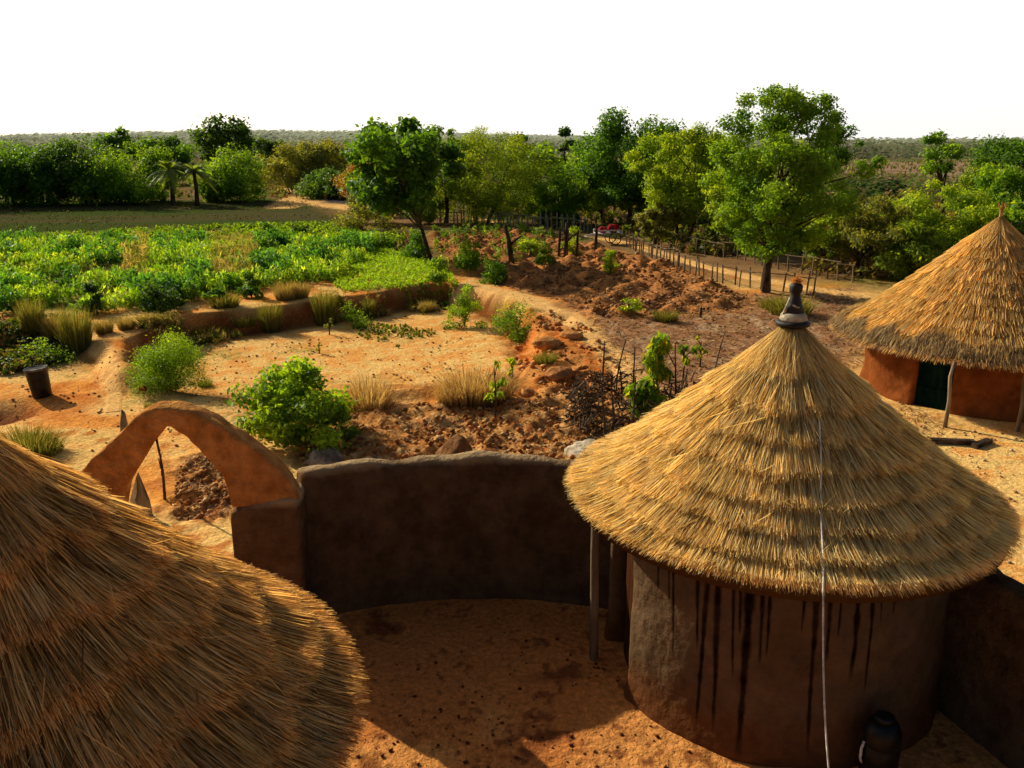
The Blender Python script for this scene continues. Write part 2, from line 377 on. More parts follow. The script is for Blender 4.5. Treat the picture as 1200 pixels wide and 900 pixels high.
GREENS = {
 'dark': (C(.04,.115,.016), C(.12,.27,.03)),
 'deep': (C(.035,.09,.025), C(.09,.19,.04)),
 'mid': (C(.08,.20,.018), C(.21,.37,.028)),
 'lime': (C(.15,.28,.02), C(.34,.47,.035)),
 'olive': (C(.11,.20,.02), C(.28,.39,.04)),
 'dull': (C(.12,.16,.045), C(.25,.28,.07)),
 'rust': (C(.20,.14,.05), C(.36,.25,.09)),
 'haze': (C(.14,.19,.11), C(.24,.30,.15)),
 'bush': (C(.05,.14,.012), C(.28,.48,.03)),
 'yellow': (C(.40,.40,.04), C(.58,.52,.08)),
}
def crown_data(h0, h1, w, n, ls, hue, K, seed, clump=.17, shape='round', fill=.5, dep=1.0):
    """clumped crown: returns pos, normals, cols, centres"""
    g = np.random.default_rng(seed); cen = []
    rz, rx = (h1-h0)/2, w/2; tries = 0
    while len(cen) < K and tries < K*60:
        tries += 1
        p = g.uniform(-1, 1, 3); q = np.linalg.norm(p)
        if q > 1 or q < fill*g.uniform(.3, 1): continue
        if shape == 'umbrella' and p[2] < -.1-.5*g.uniform(): continue
        if shape == 'dome': p[2] = abs(p[2])*2-1; p[:2] *= (1.05-.25*(p[2]+1)/2)
        if shape == 'cone': p[:2] *= (1-.45*(p[2]+1)/2)
        if shape == 'wide' and p[2] < -.6: continue
        lump = .62+.68*float(vn(np.array([p[0]*1.6+seed*3.3]), np.array([p[2]*1.6+p[1]*1.3+seed]), seed)[0])+.1*g.normal()
        cen.append(np.array([p[0]*rx*lump, p[1]*rx*dep*lump, (h0+h1)/2+p[2]*rz*.95*(1.05 if p[2] > 0 else .95)]))
    cen = np.array(cen); m = len(cen); cr = w*clump*g.uniform(.55, 1.35, m)
    idx = g.choice(m, n, p=cr**1.6/np.sum(cr**1.6)); d = g.normal(size=(n, 3)); d /= np.linalg.norm(d, axis=1)[:, None]
    rad = g.uniform(.15, 1, n)**.45*(1+np.minimum(.3*np.abs(g.normal(size=n))**1.6, .75))
    off = d*(cr[idx]*rad)[:, None]; off[:, 2] *= .72
    pos = cen[idx]+off
    nrm = d*.6+g.normal(size=(n, 3))*.55+np.array([0, 0, .5])
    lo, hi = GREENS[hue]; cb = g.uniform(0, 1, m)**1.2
    t = np.clip(cb[idx]*.7+.35*g.uniform(0, 1, n)+.32*d[:, 2], 0, 1)[:, None]  # clump tops lighter, undersides darker: lit and shaded leaves painted in
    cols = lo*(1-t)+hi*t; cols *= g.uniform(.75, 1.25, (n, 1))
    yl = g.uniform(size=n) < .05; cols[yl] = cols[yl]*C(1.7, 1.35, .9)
    pos[:, 2] = np.maximum(pos[:, 2], .03)
    return pos, nrm, cols, cen
def make_tree(name, label, cat, loc, h, w, hue='mid', n=6000, ls=.2, K=26, seed=1, cb=.3, shape='round', lean=(0, 0), trunks=1, clump=.17, group=None, fill=.5, tr=None, dep=1.0, nb=14, elong=1.9):
    root = thing(name, label, cat, loc, 0, group)
    rs = random.Random(seed); pos, nrm, cols, cen = crown_data(h*cb, h, w, n, ls, hue, K, seed, clump, shape, fill, dep)
    ln = np.array([lean[0], lean[1], 0.0]); pos = pos+ln; cen = cen+ln
    L = ls*rng.uniform(.6, 1.35, n)
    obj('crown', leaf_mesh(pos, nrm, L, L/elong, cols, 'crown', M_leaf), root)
    mb = MB(); tr = tr or max(.05, h*.022)
    for k in range(trunks):
        a = rs.uniform(0, 6.3); bx, by = (0, 0) if trunks == 1 else (math.cos(a)*w*.05, math.sin(a)*w*.05)
        top = Vector((ln[0]+rs.uniform(-.05, .05)*w+bx*3, ln[1]+by*3, h*(cb+.38*(1-cb)))); pts = []
        for i in range(8):
            t = i/7; pts.append(Vector((bx, by, -.15)).lerp(top, t)+Vector((math.sin(t*5+seed)*.02*h*(t*(1-t)*4), math.cos(t*4+seed)*.02*h*(t*(1-t)*4), 0)))
        mb.tube(pts, [tr*(1.25 if i == 0 else 1)*(1-.55*i/7)/(trunks**.4) for i in range(8)], 8, jit=.08)
        for c in rs.sample(list(range(len(cen))), min(len(cen), nb//trunks+1)):
            e = Vector(cen[c]); s = pts[rs.choice((3, 4, 5, 6, 7))]
            if e.z < s.z+.02*h: s = pts[3]
            mid = s.lerp(e, .5)+Vector((rs.uniform(-.04, .04)*w, rs.uniform(-.04, .04)*w, .03*h))
            mb.tube([s, s.lerp(mid, .5)+Vector((0, 0, .01*h)), mid, e], [tr*.38, tr*.3, tr*.2, tr*.07], 5, cap=False)
    mb.build('trunk', M_bark, root, smooth=True)
    return root
def px_tree(px, py, top, wpx, name, label, cat='tree', hue='mid', **kw):
    p = atg(px, py); q = atY(px, top, p[1]); h = q[2]-p[2]; f = p[1]*CP-(p[2]-CH)*SP; w = 1.12*wpx*f/F
    lp = kw.pop('leanpx', None)
    if lp: kw['lean'] = (lp*f/F, 0)
    return make_tree(name, label, cat, (p[0], p[1], p[2]-.03), h, w, hue, **kw)

# ------------------------------------------------------------------ thatch
def smooth_prof(R, ze, za, r0, pw):
    """radius as function of s in 0..1 (top to eave) and z"""
    def f(s):
        r = r0+(R-r0)*s; q = (r-r0)/(R-r0); z = za+(ze-za)*(1-(1-q)**pw); return r, z
    return f
def make_thatch(name, parent, R, ze, za, r0, pw, tiers, n, width, pal, seed, lenm=.65, lift=.05, face=None, fringe=.12, ragged=.05, tiernoise=.03):
    g = np.random.default_rng(seed); prof = smooth_prof(R, ze, za, r0, pw)
    slant = math.hypot(R-r0, za-ze)
    edges = np.array(tiers)
    T = len(edges)
    # pick tier with area weight
    prev = np.concatenate([[0], edges[:-1]]); area = (edges**2-prev**2)+.02
    k = g.choice(T, n, p=area/area.sum())
    a = g.uniform(0, 2*np.pi, n)
    if face is not None:
        m = g.uniform(size=n) < .45; a[m] = face+g.normal(size=m.sum())*.75
    wob = tiernoise*(vn(np.cos(a)*3+k*7, np.sin(a)*3, seed)-.5)*2+.008*np.sin(a*23+k*5)
    end = edges[k]+wob*(k < T-1)
    early = g.uniform(size=n)**2.0*.8*(edges[k]-prev[k])
    isE = g.uniform(size=n) < .6
    s1 = np.where(isE, end-np.abs(g.normal(size=n))*ragged*.32, end-early)
    s1 = s1+np.where(k == T-1, g.uniform(0, 1, n)**3*fringe/slant, g.uniform(0, 1, n)**4*.04)
    ln = lenm*g.uniform(.45, 1.2, n)/slant
    s0 = np.maximum(s1-ln, -.01+0*s1); s0 = np.where(s0 < 0, 0.0, s0)
    frac_in = np.clip((s1-prev[k])/(edges[k]-prev[k]+1e-6), 0, 1.2)
    tierlift = lift*frac_in*g.uniform(.45, 1.15, n)*(.75+.5*vn(np.cos(a)*7+k, np.sin(a)*7, seed+8))
    tierlift[k == 0] *= .4
    # clumped skew
    skew = (vn(np.cos(a)*11+k*3, np.sin(a)*11+s1*6, seed+2)-.5)*.05+g.normal(size=n)*.028
    stray = g.uniform(size=n) < .03; skew[stray] += g.normal(size=stray.sum())*.25; tierlift[stray] += g.uniform(0, .03, stray.sum())
    V = []
    ss = np.stack([s0, (s0+s1)/2, s1], 1); ll = np.stack([tierlift*0+.004, tierlift*.55, tierlift], 1)
    r = r0+(R-r0)*ss; q = np.clip((r-r0)/(R-r0), 0, 1); z = za+(ze-za)*(1-(1-q)**pw)
    over = np.maximum(ss-1, 0)*slant; z -= over*.75; r = np.where(ss > 1, R+over*.75, r)
    # slope normal
    dz = (ze-za)/(R-r0)*pw*np.maximum(1-q, .02)**(pw-1) if pw != 1 else (ze-za)/(R-r0)*np.ones_like(q)
    nl = np.sqrt(1+dz**2); nr_, nz_ = -dz/nl, 1/nl
    r2, z2 = r+nr_*ll, z+nz_*ll
    aa = a[:, None]+skew[:, None]*np.array([-.5, 0, .5])*(lenm*2/np.maximum(r, .35))
    P = np.stack([r2*np.cos(aa), r2*np.sin(aa), z2], -1)       # n,3,3
    roll = g.normal(size=n)*.85
    tang = np.stack([-np.sin(a), np.cos(a), 0*a], -1); nv = np.stack([np.cos(a)*nr_[:, 1], np.sin(a)*nr_[:, 1], nz_[:, 1]], -1)
    side = tang*np.cos(roll)[:, None]+nv*np.sin(roll)[:, None]
    w = width*g.uniform(.55, 1.5, n); wz = np.array([.7, 1, .35])
    # fan in near the apex
    half = side[:, None, :]*(w[:, None]*wz*np.clip(r/.8, .25, 1)/2)[..., None]
    V = np.stack([P-half, P+half], 2).reshape(n, 6, 3)
    base = np.arange(n)[:, None]*6
    f = np.concatenate([base+np.array([0, 1, 3, 2]), base+np.array([2, 3, 5, 4])])
    pal = np.array(pal); ci = g.choice(len(pal), n, p=None); c = pal[ci]
    blot = .82+.40*fbm(np.cos(a)*4*s1*3, np.sin(a)*4*s1*3, seed+5, 3)
    c = c*blot[:, None]*g.uniform(.75, 1.25, (n, 1))
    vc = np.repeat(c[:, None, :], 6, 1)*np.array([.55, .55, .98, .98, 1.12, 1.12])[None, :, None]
    # underlying solid shell
    K = 96; M = 26; sv = np.linspace(0, 1, M); bv = []
    for s in sv:
        r_, z_ = prof(s)
        for j in range(K): an = 2*np.pi*j/K; bv.append((r_*np.cos(an), r_*np.sin(an), z_-.004))
    for s in sv[::-1]:
        r_, z_ = prof(s)
        for j in range(K): an = 2*np.pi*j/K; bv.append((max(r_-.02, .01)*np.cos(an), max(r_-.02, .01)*np.sin(an), z_-.13))
    bf = [(i*K+j, i*K+(j+1) % K, (i+1)*K+(j+1) % K, (i+1)*K+j) for i in range(2*M-1) for j in range(K)]
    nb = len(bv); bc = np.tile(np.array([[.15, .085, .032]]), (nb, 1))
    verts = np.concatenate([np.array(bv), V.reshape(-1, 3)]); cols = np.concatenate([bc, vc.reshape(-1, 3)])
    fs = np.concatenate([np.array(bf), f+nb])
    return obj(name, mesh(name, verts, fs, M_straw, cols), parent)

def hut_wall(name, parent, Rw, zt, col_fn, door=None, th=.24, amp=.03, seed=1, da=.5, dz=.03):
    """cylindrical mud wall, with a door gap (a0,a1) in degrees; real jambs"""
    a0, a1 = door if door else (0, 0)
    angs = np.radians(np.arange(a1, a0+360+1e-6, da)) if door else np.radians(np.arange(0, 360+1e-6, da))
    zs = np.arange(-.1, zt+1e-6, dz); na_, nz_ = len(angs), len(zs)
    Ag, Zg = np.meshgrid(angs, zs, indexing='ij')
    def rad(base, s):
        return base+amp*(fbm(Ag*Rw*1.2+9, Zg*1.2, s, 3)-.5)*2+.35*amp*(fbm(Ag*Rw*6, Zg*6, s+3, 3)-.5)+.05*sm(.35, 0, Zg)*(1 if base == Rw else -1)*(.6+.8*fbm(Ag*6, Zg*2, s+7, 2))
    ro = rad(Rw, seed); ri = rad(Rw-th, seed+9)
    if door:   # rounded jamb edges
        e = np.minimum(np.degrees(Ag)-a1, a0+360-np.degrees(Ag)); rnd = .05*np.exp(-e/1.2); ro = ro-rnd; ri = ri+rnd
    vo = np.stack([ro*np.cos(Ag), ro*np.sin(Ag), Zg], -1).reshape(-1, 3); vi = np.stack([ri*np.cos(Ag), ri*np.sin(Ag), Zg], -1).reshape(-1, 3)
    n = na_*nz_; i, j = np.meshgrid(np.arange(na_-1), np.arange(nz_-1), indexing='ij')
    fo = np.stack([i*nz_+j, (i+1)*nz_+j, (i+1)*nz_+j+1, i*nz_+j+1], -1).reshape(-1, 4)
    fi = fo[:, ::-1]+n
    t = np.arange(na_-1); ft = np.stack([t*nz_+nz_-1, (t+1)*nz_+nz_-1, (t+1)*nz_+nz_-1+n, t*nz_+nz_-1+n], -1)
    fl = [fo, fi, ft]
    if door:
        j = np.arange(nz_-1); e = (na_-1)*nz_
        fl += [np.stack([j, j+1, j+1+n, j+n], -1), np.stack([e+j, e+j+n, e+j+1+n, e+j+1], -1)]
    cols = np.concatenate([col_fn(Ag.ravel(), Zg.ravel()), col_fn(Ag.ravel(), Zg.ravel())*.8])
    return obj(name, mesh(name, np.concatenate([vo, vi]), fl, M_mud, cols, smooth=True), parent)

PAL_F = [(.92,.73,.30),(.98,.87,.46),(.78,.58,.22),(.56,.38,.13),(.96,.81,.42),(.32,.20,.065),(.90,.76,.40)]
PAL_L = [(.84,.52,.18),(.95,.66,.26),(.56,.33,.095),(.32,.17,.05),(.74,.50,.2),(.19,.095,.03),(.80,.58,.28)]
PAL_B = [(.88,.64,.23),(.96,.77,.34),(.72,.48,.16),(.48,.27,.07),(.84,.62,.27),(.55,.42,.2)]

# ------------------------------------------------------------------ front hut
FH = np.array([3.12, 9.3, 0.0]); FR, FRW = 2.44, 1.93
hut = thing('thatched_hut', 'round mud hut with golden thatched cone roof, dark drip stains and black clay finial', 'hut', tuple(FH))
fz = 2.29
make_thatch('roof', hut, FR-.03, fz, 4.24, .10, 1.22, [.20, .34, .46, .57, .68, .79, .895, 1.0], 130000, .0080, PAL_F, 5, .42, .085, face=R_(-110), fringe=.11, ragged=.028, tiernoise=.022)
def cyl_hit(px, py, c, r):
    d = ray(px, py); o = -c[:2]; a = d[0]**2+d[1]**2; b = 2*(d[0]*o[0]+d[1]*o[1]); cc = o[0]**2+o[1]**2-r*r
    t = (-b-math.sqrt(max(b*b-4*a*cc, 0)))/(2*a); p = d*t+np.array([0, 0, CH]); return math.atan2(p[1]-c[1], p[0]-c[0]), p[2]
DR = [(772,690,772,690,3),(785,690,785,704,3),(790,672,789,773,5),(818,690,817,760,6),(829,690,815,855,8),(842,690,835,860,9),(860,690,858,795,5),(879,695,865,884,14),
      (868,690,867,745,6),(894,695,890,780,6),(903,695,898,772,5),(943,700,939,742,4),(957,700,946,882,8),(973,700,968,775,7),(986,700,981,748,4),(1006,700,997,798,9),(1023,700,1014,814,6),(1033,695,1031,732,3),(1050,690,1046,722,4)]
DR = [(*cyl_hit(x0, y0, FH, FRW), *cyl_hit(x1, y1, FH, FRW), w*.0072/2) for x0, y0, x1, y1, w in DR]
def fh_col(a, z):
    n = fbm(a*FRW*1.6, z*1.6, 61, 4); c = C(.13,.080,.042)*(.7+.6*n)[:, None]
    red = sm(.75, .1, z+.5*(n-.5)); c = c*(1-red[:, None])+C(.14,.055,.02)*red[:, None]
    aw = (a+np.pi) % (2*np.pi)-np.pi
    st = np.zeros(a.shape)
    for (A0, Z0, A1, Z1, w) in DR:
        t = np.clip((Z0-z)/max(Z0-Z1, .01), -2, 1.1); ac = A0+(A1-A0)*t
        ww = w*(1.05-.55*np.clip(t, 0, 1))*(.5+1.0*fbm(z*9+A0*50, z*0+A0*9, 63, 3))
        m = sm(1.5, .45, np.abs(aw-ac+.004*(fbm(z*6+A0*30, z*0, 66, 2)-.5))*FRW/ww)*sm(1.06, .8, t)*(.75+.3*fbm(z*12, a*30, 67, 2)); st = np.maximum(st, m)
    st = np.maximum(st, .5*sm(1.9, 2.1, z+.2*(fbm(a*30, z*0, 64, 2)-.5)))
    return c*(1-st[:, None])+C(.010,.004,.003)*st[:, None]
ja = math.degrees(math.atan2(8.6-9.3, 1.33-3.12))     # near door jamb
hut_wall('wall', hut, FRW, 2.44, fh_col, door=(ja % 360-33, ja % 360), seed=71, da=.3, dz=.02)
a_ = R_(ja-16); mb = MB()
for k in range(4):
    an = R_(ja-29+6.3*k); mb.box((1.70*math.cos(an), 1.74*math.sin(an), 1.0), (.03, .19, 1.96), rz=an)
mb.build('door', M_brown, hut)
mb = MB(); pc = at(696, 772, 0)-FH
mb.tube([(pc[0], pc[1], -.2), (pc[0]-.01, pc[1]+.02, .7), (pc[0]-.03, pc[1], 1.5), (pc[0]-.03, pc[1]+.02, 2.16)], [.06, .055, .05, .045], 9, jit=.06)
mb.build('post', M_wood, hut, smooth=True)
mb = MB()
for k in range(24):
    an = 2*math.pi*k/24+.1; r0_, r1_ = .1, FR-.08
    mb.tube([(r0_*math.cos(an), r0_*math.sin(an), 4.05), (r1_*math.cos(an), r1_*math.sin(an), fz-.13)], .03, 6)
mb.build('rafters', M_wood, hut)
fin = MB(); fin.lathe([(.155, 4.17), (.20, 4.19), (.205, 4.235), (.18, 4.255), (.12, 4.26)], 28); fin = fin.build('finial', M_black, hut, smooth=True)
mb = MB(); mb.lathe([(.15, 4.25), (.165, 4.27), (.15, 4.33), (.125, 4.36), (.1, 4.362)], 28); mb.build('collar', M_cream, fin, smooth=True)
mb = MB(); mb.lathe([(.115, 4.355), (.12, 4.38), (.085, 4.48), (.06, 4.57), (.058, 4.60), (.075, 4.63), (.078, 4.70), (.06, 4.73), (.03, 4.735)], 24); mb.build('pot', M_black, fin, smooth=True)
mb = MB()
mb.tube([(-.13, -.03, 4.34), (-.11, -.055, 4.45), (-.078, -.055, 4.56)], [.02, .016, .012], 6)
mb.tube([(-.05, -.088, 4.47), (0, -.097, 4.44), (.03, -.095, 4.44)], [.012, .013, .006], 6)
mb.build('lime_splash', M_cream, fin, smooth=True)
g = np.random.default_rng(4); n = 160; d = g.normal(size=(n, 3)); d[:, 2] = np.abs(d[:, 2])+.6; d /= np.linalg.norm(d, axis=1)[:, None]
me = leaf_mesh(d*.05+np.array([0, 0, 4.735]), g.normal(size=(n, 3)), .1, .012, np.tile(C(.62,.32,.12), (n, 1)), 'tuft', M_straw, tdir=d); obj('tuft', me, fin); fin.scale = (.92, .92, .86); fin.location = (0, 0, 4.17*.14+.045)

# cord over the roof
pf = smooth_prof(FR-.03, fz, 4.24, .10, 1.22); ap = at(965, 700, 2.1)
pts = []
def roof_hit(px, py):
    d = ray(px, py)
    for t in np.arange(5.0, 11, .02):
        q = d*t+np.array([0, 0, CH]); rr0 = math.hypot(q[0]-FH[0], q[1]-FH[1]); u_ = min(max((rr0-.1)/(FR-.13), 0), 1)
        if rr0 < FR+.1 and q[2] < fz+(4.24-fz)*(1-u_)**1.22+.10: return tuple(q)
    return None
for py in np.linspace(493, 696, 20):
    q = roof_hit(960.5+4.5*(py-493)/207+.8*math.sin(py*.05), py)
    if q: pts.append(q)
e = at(979, 975, .35); s = np.array(pts[-1])
for t in np.linspace(.05, 1, 16): pts.append(tuple(s+(e-s)*t+np.array([-.035*math.sin(t*3.1), 0, -.03*math.sin(t*3.1)])))
pts.append((e[0]+.03, e[1]-.05, .03)); pts.append((e[0]+.08, e[1]-.2, .02))
mb = MB(); mb.tube(pts, .0085, 6, jit=.1)
tag(mb.build('cord', M_cord, smooth=True), 'thin white cord running down the front thatched roof and hanging past its eave', 'cord')

# black container by the wall
cc = at(1006, 893, 0); th = math.atan2(cc[1]-FH[1], cc[0]-FH[0]); jx, jy = FH[0]+(FRW+.27)*math.cos(th), FH[1]+(FRW+.27)*math.sin(th)
jar_scale = 1.12
jar = thing('water_container', 'black plastic water drum standing in shade against the stained hut wall', 'container', (jx, jy, hz(jx, jy)))
mb = MB(); mb.lathe([(.13, 0), (.155, .03), (.16, .2), (.153, .21), (.16, .22), (.16, .40), (.153, .41), (.16, .42), (.158, .54), (.13, .61), (.075, .64)], 32); mb.build('body', M_plastic, jar, smooth=True); jar.scale = (jar_scale,)*3
mb = MB(); mb.lathe([(.07, .638), (.085, .64), (.085, .685), (.07, .695), (.01, .697)], 24); mb.build('lid', M_plastic, jar, smooth=True)
mb = MB(); mb.tube([(-.163, -.02, .22), (-.185, -.03, .27), (-.187, -.035, .38), (-.163, -.02, .44)], .012, 6); mb.build('handle', M_cord, jar, smooth=True)

# ------------------------------------------------------------------ near left hut (huge thatch in front)
LH = np.array([-3.61, 5.02, 0]); LR = 2.50
lhut = thing('thatched_hut', 'large brown thatched roof filling the lower left corner, backlit with a bright rim', 'hut', tuple(LH))
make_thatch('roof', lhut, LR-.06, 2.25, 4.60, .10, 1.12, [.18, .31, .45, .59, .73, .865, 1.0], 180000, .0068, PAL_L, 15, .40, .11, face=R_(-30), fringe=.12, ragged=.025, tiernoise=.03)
def lh_col(a, z): return C(.36,.19,.08)*(.75+.5*fbm(a*4, z*1.6, 81, 4))[:, None]
hut_wall('wall', lhut, 1.95, 2.45, lh_col, seed=91, da=1.5, dz=.08)
mb = MB()
for k in range(28):
    an = 2*math.pi*k/28; mb.tube([(.1*math.cos(an), .1*math.sin(an), 4.4), ((LR-.1)*math.cos(an), (LR-.1)*math.sin(an), 2.1)], .035, 6)
mb.build('rafters', M_wood, lhut)

# ------------------------------------------------------------------ back hut
BA = atY(1173, 252, 21.3); BH = np.array([BA[0], BA[1], 0]); BT = BA[2]
tip = atY(974, 380, BH[1]*1.05); BR = 3.55
bz = .12; BE = 1.52
bhut = thing('thatched_hut', 'red earth hut with weathered grey eaved thatch cone and green door', 'hut', tuple(BH))
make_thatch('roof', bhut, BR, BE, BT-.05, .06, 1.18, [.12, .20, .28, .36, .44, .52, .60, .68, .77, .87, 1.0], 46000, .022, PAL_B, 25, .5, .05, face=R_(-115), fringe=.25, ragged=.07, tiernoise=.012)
# grey lower fringe layer
g = np.random.default_rng(9); n = 15000; a = g.uniform(0, 6.283, n); s = .80+.22*g.uniform(0, 1, n)**.6; r = BR*s
z = BE+(BT-BE)*(np.maximum(1-s, 0))**1.18+.035+.05*g.uniform(size=n)-np.maximum(s-1, 0)*2
jx_ = (vn(np.cos(a)*6, np.sin(a)*6, 3)); keep = (s > .82+.16*jx_); a, r, z, n = a[keep], r[keep], z[keep], keep.sum()
P = np.stack([r*np.cos(a), r*np.sin(a), z], 1); td = np.stack([np.cos(a), np.sin(a), -.62+0*a], 1); nn = np.stack([np.cos(a)*.6, np.sin(a)*.6, .8+0*a], 1)+g.normal(size=(n, 3))*.3
gc = np.array([(.42,.32,.17),(.30,.22,.12),(.62,.45,.2),(.17,.11,.06)])[g.choice(4, n)]*g.uniform(.8, 1.2, (n, 1))
obj('eave_fringe', leaf_mesh(P, nn, .42, .024, gc, 'eave_fringe', M_straw, tdir=td*2), bhut)
def bh_col(a, z):
    n = fbm(a*5, z*1.8, 83, 4); c = C(.21,.062,.016)*(.55+.9*n)[:, None]; return c
dA = cyl_hit(1066, 470, BH, 2.78)[0]; dB = cyl_hit(1112, 470, BH, 2.78)[0]
d0, d1 = sorted([math.degrees(dA) % 360, math.degrees(dB) % 360])
hut_wall('wall', bhut, 2.7, 1.78, bh_col, door=(d0, d1), seed=95, da=1.0, dz=.06, amp=.06)
am = R_((d0+d1)/2); mb = MB(); wd = 2*2.6*math.sin(R_((d1-d0)/2))
for k in range(5):
    off = (k-2)*wd/5; mb.box((2.5*math.cos(am)-off*math.sin(am), 2.5*math.sin(am)+off*math.cos(am), .9), (.035, wd/5-.006, 1.8), rz=am)
for zz in (.45, 1.45): mb.box((2.535*math.cos(am), 2.535*math.sin(am), zz), (.03, wd*.9, .1), rz=am)
mb.build('door', M_green, bhut)
for (px, py, top) in ((1107, 500, 1.45), (1036, 462, 1.4), (1024, 452, 1.35), (1192, 505, 1.45)):
    p = at(px, py, 0)-BH; q = math.hypot(p[0], p[1])
    mb = MB(); mb.tube([(p[0], p[1], -.2), (p[0]+.03, p[1]+.02, .6), (p[0]-.02, p[1]+.03, top*.8), (p[0]*.985, p[1]*.985, top+.05)], [.05, .045, .04, .035], 7, jit=.08); mb.build('post', M_wood, bhut, smooth=True)
mb = MB()
for k in range(10):
    an = k*.7; mb.tube([(0, 0, BT-.15), (.03*math.cos(an), .03*math.sin(an), BT+.12), (.09*math.cos(an)*(1+k % 3*.4), .09*math.sin(an), BT+.28+.03*(k % 3))], [.012, .01, .004], 5)
mb.tube([(0, 0, BT-.2), (0, 0, BT+.2)], [.05, .035], 8); mb.build('finial', mat_attr('bound_straw', tex_cols=((.35,.16,.06), (.6,.3,.1), 12), bump=((20, .01),)), bhut)
# crumbled mud buttress left of its door
mb = MB()
# boards on the ground
for i, (px, py, L_, rz, lab) in enumerate(((1098, 519, 1.5, -.12, 'long dark timber beam lying on sand before the red hut'), (1150, 522, .62, .62, 'short dark board lying on sand beside the long beam'))):
    p = atg(px, py); mb = MB(); mb.box((0, 0, .05), (L_, .14, .1)); mb.box((L_*.1, .0, .1), (L_*.7, .05, .015))
    o = mb.build('timber_beam' if i == 0 else 'board', M_twig); o.location = p; o.rotation_euler = (0, 0, rz); tag(o, lab, 'timber')

# ------------------------------------------------------------------ mud walls and gate
def voxel(o, size=.035, sm_=6, disp=.04, tex=None):
    m = o.modifiers.new('r', 'REMESH'); m.mode = 'VOXEL'; m.voxel_size = size; m.use_smooth_shade = True
    m = o.modifiers.new('s', 'SMOOTH'); m.iterations = sm_; m.factor = .6
    t = bpy.data.textures.new('mudtex', 'CLOUDS'); t.noise_scale = .35; t.noise_depth = 3
    m = o.modifiers.new('d', 'DISPLACE'); m.texture = t; m.strength = disp; m.mid_level = .5; m.texture_coords = 'LOCAL'
def mudmat(name, lo, hi, top=None, ztop=1.9, sc=2.2):
    m = mat_attr(name, tex_cols=(lo, hi, sc), bump=((2.5, .08), (9, .05), (45, .014)), vary=.32, vscale=6)
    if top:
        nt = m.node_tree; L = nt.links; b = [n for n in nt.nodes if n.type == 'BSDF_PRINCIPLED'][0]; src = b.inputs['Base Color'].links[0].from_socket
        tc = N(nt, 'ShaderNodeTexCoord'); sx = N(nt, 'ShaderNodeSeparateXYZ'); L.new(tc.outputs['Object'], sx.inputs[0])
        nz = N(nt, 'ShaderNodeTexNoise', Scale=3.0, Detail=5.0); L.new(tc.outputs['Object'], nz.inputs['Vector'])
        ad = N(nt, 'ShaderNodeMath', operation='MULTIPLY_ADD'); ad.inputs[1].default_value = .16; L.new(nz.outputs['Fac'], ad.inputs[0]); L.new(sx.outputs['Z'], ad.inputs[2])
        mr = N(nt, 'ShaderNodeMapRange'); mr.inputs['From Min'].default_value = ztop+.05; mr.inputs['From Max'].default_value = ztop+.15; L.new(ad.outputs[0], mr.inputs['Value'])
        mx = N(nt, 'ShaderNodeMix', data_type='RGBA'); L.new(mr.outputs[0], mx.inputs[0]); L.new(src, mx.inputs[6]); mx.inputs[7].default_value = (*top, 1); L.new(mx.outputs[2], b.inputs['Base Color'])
    return m
M_wallmud = mudmat('courtyard_mud', (.095,.056,.029), (.155,.095,.050), (.40,.27,.14), 2.03)  # pale top colour paints in the sunlit upper edge of the wall
M_archmud = mudmat('arch_mud', (.42,.17,.046), (.64,.29,.085), sc=4)
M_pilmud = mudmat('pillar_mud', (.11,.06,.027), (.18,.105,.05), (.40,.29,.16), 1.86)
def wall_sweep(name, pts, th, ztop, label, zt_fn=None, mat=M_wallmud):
    P = np.array(pts, float); n = 60; t = np.linspace(0, len(P)-1, n)
    xs, ys = np.interp(t, range(len(P)), P[:, 0]), np.interp(t, range(len(P)), P[:, 1]); c = np.stack([xs, ys], 1)
    for _ in range(6): c[1:-1] = (c[:-2]+2*c[1:-1]+c[2:])/4
    tg = np.gradient(c, axis=0); tg /= np.linalg.norm(tg, axis=1)[:, None]; nr = np.stack([-tg[:, 1], tg[:, 0]], 1)
    prof = [(-.62, -.2), (-.56, .15), (-.5, .6), (-.47, ztop-.12), (-.36, ztop-.03), (0, ztop), (.36, ztop-.03), (.47, ztop-.12), (.5, .6), (.56, .15), (.62, -.2)]
    mb = MB(); vs = []; fs = []; K = len(prof)
    for i in range(n):
        dz = .03*math.sin(i*.35)+.02*math.sin(i*.9+1)
        for (q, z) in prof: vs.append((c[i, 0]+nr[i, 0]*q*th, c[i, 1]+nr[i, 1]*q*th, z+(dz if z > 1 else 0)))
    for i in range(n-1):
        for j in range(K): fs.append((i*K+j, i*K+(j+1) % K, (i+1)*K+(j+1) % K, (i+1)*K+j))
    fs.append(tuple(range(K))[::-1]); fs.append(tuple((n-1)*K+j for j in range(K)))
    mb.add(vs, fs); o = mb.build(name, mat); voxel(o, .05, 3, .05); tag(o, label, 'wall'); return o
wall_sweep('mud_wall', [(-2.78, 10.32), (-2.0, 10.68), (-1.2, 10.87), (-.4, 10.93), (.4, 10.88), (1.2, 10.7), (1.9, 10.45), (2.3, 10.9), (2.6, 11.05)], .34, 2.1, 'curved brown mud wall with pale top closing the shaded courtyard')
wall_sweep('mud_wall', [(4.95, 8.62), (5.1, 8.1), (5.3, 7.4), (5.55, 6.5), (5.75, 5.4), (5.8, 4.2)], .34, 1.86, 'dark mud wall running off the right side of the stained hut')
